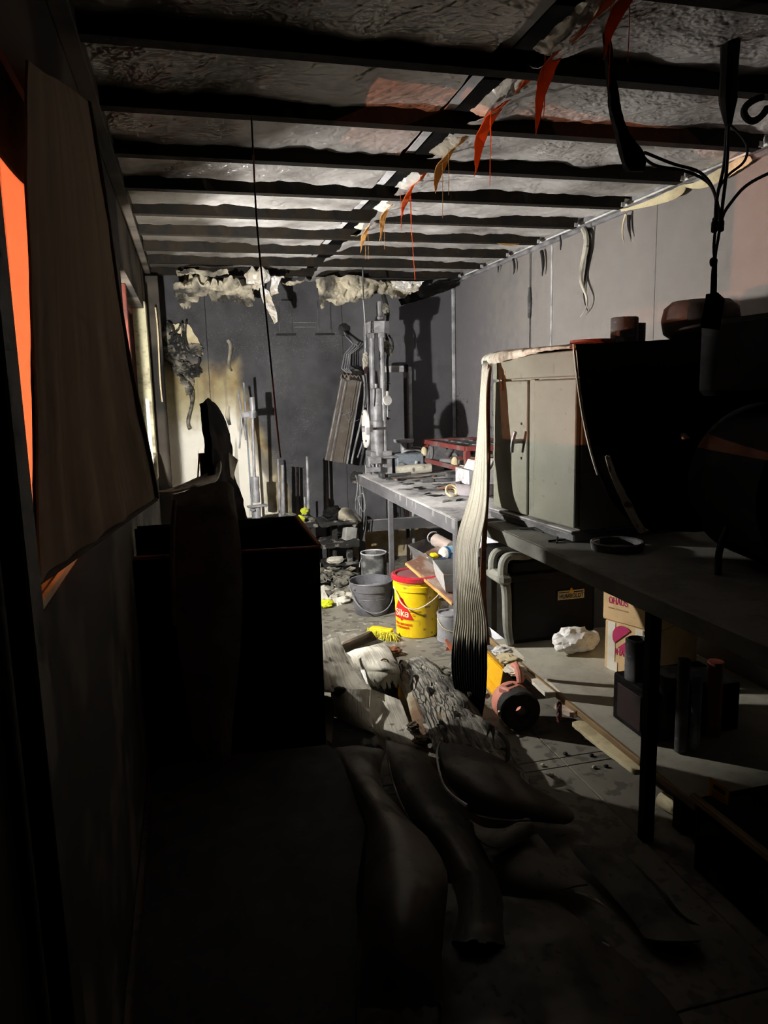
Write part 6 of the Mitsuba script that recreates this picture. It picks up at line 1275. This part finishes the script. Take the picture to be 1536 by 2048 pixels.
part(k, 'lower_hem', tube([(-0.260, 1.300, 1.249)] + [V(*p) for p in ((-0.235, 1.545, 1.240), (-0.178, 1.815, 1.250), (-0.100, 2.075, 1.274))], .006, 8, 40), 'm_curtain_hem')
part(k, 'edge_cord', tube([(-0.201, 2.200, 2.305), (-0.169, 2.150, 1.930), (-0.146, 2.120, 1.645), (-0.118, 2.100, 1.433), (-0.099, 2.080, 1.274)], .009, 8, 50), 'm_curtain_hem')
k = thing('orange_lit_curtain', 'pale curtain strip at the left edge lit orange through the near window', 'curtain')
part(k, 'cloth', sheet([[(-0.275, 1.416, 1.964), (-0.275, 1.514, 1.974), (-0.272, 1.602, 1.965)], [(-0.275, 1.408, 1.811), (-0.275, 1.505, 1.829), (-0.272, 1.588, 1.845)], [(-0.275, 1.391, 1.631), (-0.275, 1.456, 1.635), (-0.272, 1.502, 1.637)], [(-0.275, 1.373, 1.464), (-0.275, 1.405, 1.462), (-0.272, 1.427, 1.461)], [(-0.275, 1.363, 1.335), (-0.275, 1.374, 1.333), (-0.272, 1.375, 1.333)]], 50, 16, .003, .003, 10, 72), 'm_orange_cloth')
single('dark_post', 'black door post at the very left of the view', 'post', bx(-.245, -.214, 1.02, 1.10, 0, 2.5, .004), 'm_ink', False)

# ------------------------------------------------------------------ hanging leads at the upper right
k = thing('pendant_box', 'black switch box hanging on leads at the upper right', 'switch box')
pbx = V(*(1.559, 2.000, 1.753))
part(k, 'box', trimesh.convex.convex_hull(np.array([(1.520, 1.980, 1.809), (1.561, 1.980, 1.814), (1.587, 1.980, 1.795), (1.504, 1.980, 1.712), (1.574, 1.980, 1.704), (1.566, 2.040, 1.817), (1.608, 2.040, 1.822), (1.635, 2.040, 1.802), (1.549, 2.040, 1.716), (1.622, 2.040, 1.709)])), 'm_black', False)
part(k, 'lead', tube([(1.561, 2.000, 1.815), (1.560, 2.000, 1.875), (1.561, 2.000, 1.911)], (.010, .009, .007), 8), 'm_black')
part(k, 'gland', lump((1.556, 2.000, 1.905), (.012, .010, .014), 3, .2), 'm_black')
G3 = 'black leads at the upper right'
for lab, pts, r in (('lead curving in from the strap to the left plug', [(1.308, 2.000, 2.202), (1.361, 2.000, 2.187), (1.428, 2.000, 2.171), (1.496, 2.000, 2.156), (1.541, 2.000, 2.116), (1.560, 2.000, 2.054), (1.559, 2.000, 2.011), (1.561, 2.000, 1.911)], .0045),
                    ('lower lead curving in from the strap to the right plug', [(1.312, 2.010, 2.195), (1.360, 2.010, 2.170), (1.419, 2.010, 2.165), (1.496, 2.010, 2.149), (1.540, 2.010, 2.126), (1.562, 2.010, 2.091), (1.580, 2.010, 2.028), (1.576, 2.010, 1.971), (1.569, 2.010, 1.913)], .0045),
                    ('lead dropping from the ceiling to the left plug', [(1.574, 1.990, 2.301), (1.572, 1.990, 2.246), (1.569, 1.990, 2.177), (1.556, 1.990, 2.114), (1.550, 1.990, 2.023)], .005),
                    ('lead dropping from the ceiling to the right plug', [(1.571, 1.980, 2.298), (1.571, 1.980, 2.216), (1.570, 1.980, 2.147), (1.564, 1.980, 2.077), (1.560, 1.980, 2.021)], .005),
                    ('lead sweeping in from the right edge to the right plug', [(1.792, 2.020, 2.189), (1.722, 2.020, 2.157), (1.662, 2.020, 2.122), (1.624, 2.020, 2.082), (1.598, 2.020, 2.045), (1.594, 2.020, 2.023)], .005),
                    ('thin lead looping from the ceiling past the cornice to the left plug', [(1.631, 2.050, 2.310), (1.677, 2.050, 2.278), (1.697, 2.050, 2.243), (1.690, 2.050, 2.214), (1.643, 2.050, 2.176), (1.609, 2.050, 2.139), (1.604, 2.050, 2.037)], .004)):
    single('hanging_lead', lab, 'lead', tube(pts, r, 7, 60), 'm_ink', group=G3)
for p, lab in (((1.554, 2.000, 2.011), 'left in-line plug on the hanging leads'), ((1.576, 2.000, 2.014), 'right in-line plug on the hanging leads')):
    single('inline_plug', lab, 'plug', cat(bx(p[0] - .008, p[0] + .008, p[1] - .009, p[1] + .009, p[2] - .022, p[2] + .012, .004), bx(p[0] - .006, p[0] + .006, p[1] - .007, p[1] + .007, p[2] + .008, p[2] + .022, .003)), 'm_black', False)
single('cable_bunch', 'thick dark cable bunch dropping from the ceiling at the upper right', 'cable', tube([(1.547, 1.970, 2.684), (1.556, 1.970, 2.531), (1.556, 1.970, 2.413), (1.557, 1.970, 2.347), (1.562, 1.970, 2.280)], (.02, .028, .024, .026, .010), 9, 40), 'm_black')
single('burnt_strap', 'wide burnt black strap hanging from the ceiling right of the molten joint', 'strap', sheet([[(1.145, 1.980, 2.647), (1.169, 1.980, 2.650)], [(1.155, 1.980, 2.526), (1.175, 1.980, 2.527)], [(1.171, 1.980, 2.401), (1.191, 1.980, 2.403)], [(1.183, 1.980, 2.306), (1.215, 1.980, 2.308)], [(1.205, 1.980, 2.236), (1.241, 1.980, 2.245)], [(1.222, 1.980, 2.174), (1.288, 1.980, 2.201)], [(1.249, 1.980, 2.141), (1.292, 1.980, 2.140)]], 70, 14, .016, .006, 20, 81, (0, .02, .08, .08), 14), 'm_black')
single('cable_loop', 'black cable loop at the far upper right', 'cable', tube([(1.699, 2.000, 2.374), (1.656, 2.000, 2.357), (1.637, 2.000, 2.329), (1.656, 2.000, 2.309), (1.694, 2.000, 2.319), (1.718, 2.000, 2.348)], .010, 8, 40), 'm_black')
single('pull_cord', 'long dark cord hanging from the ceiling in front of the far wall', 'cord', tube([(0.268, 2.700, 2.462), (0.268, 2.700, 2.329), (0.269, 2.700, 2.119), (0.284, 2.700, 1.836), (0.300, 2.700, 1.524), (0.312, 2.700, 1.317)], .0032, 7, 60), 'm_maroon')
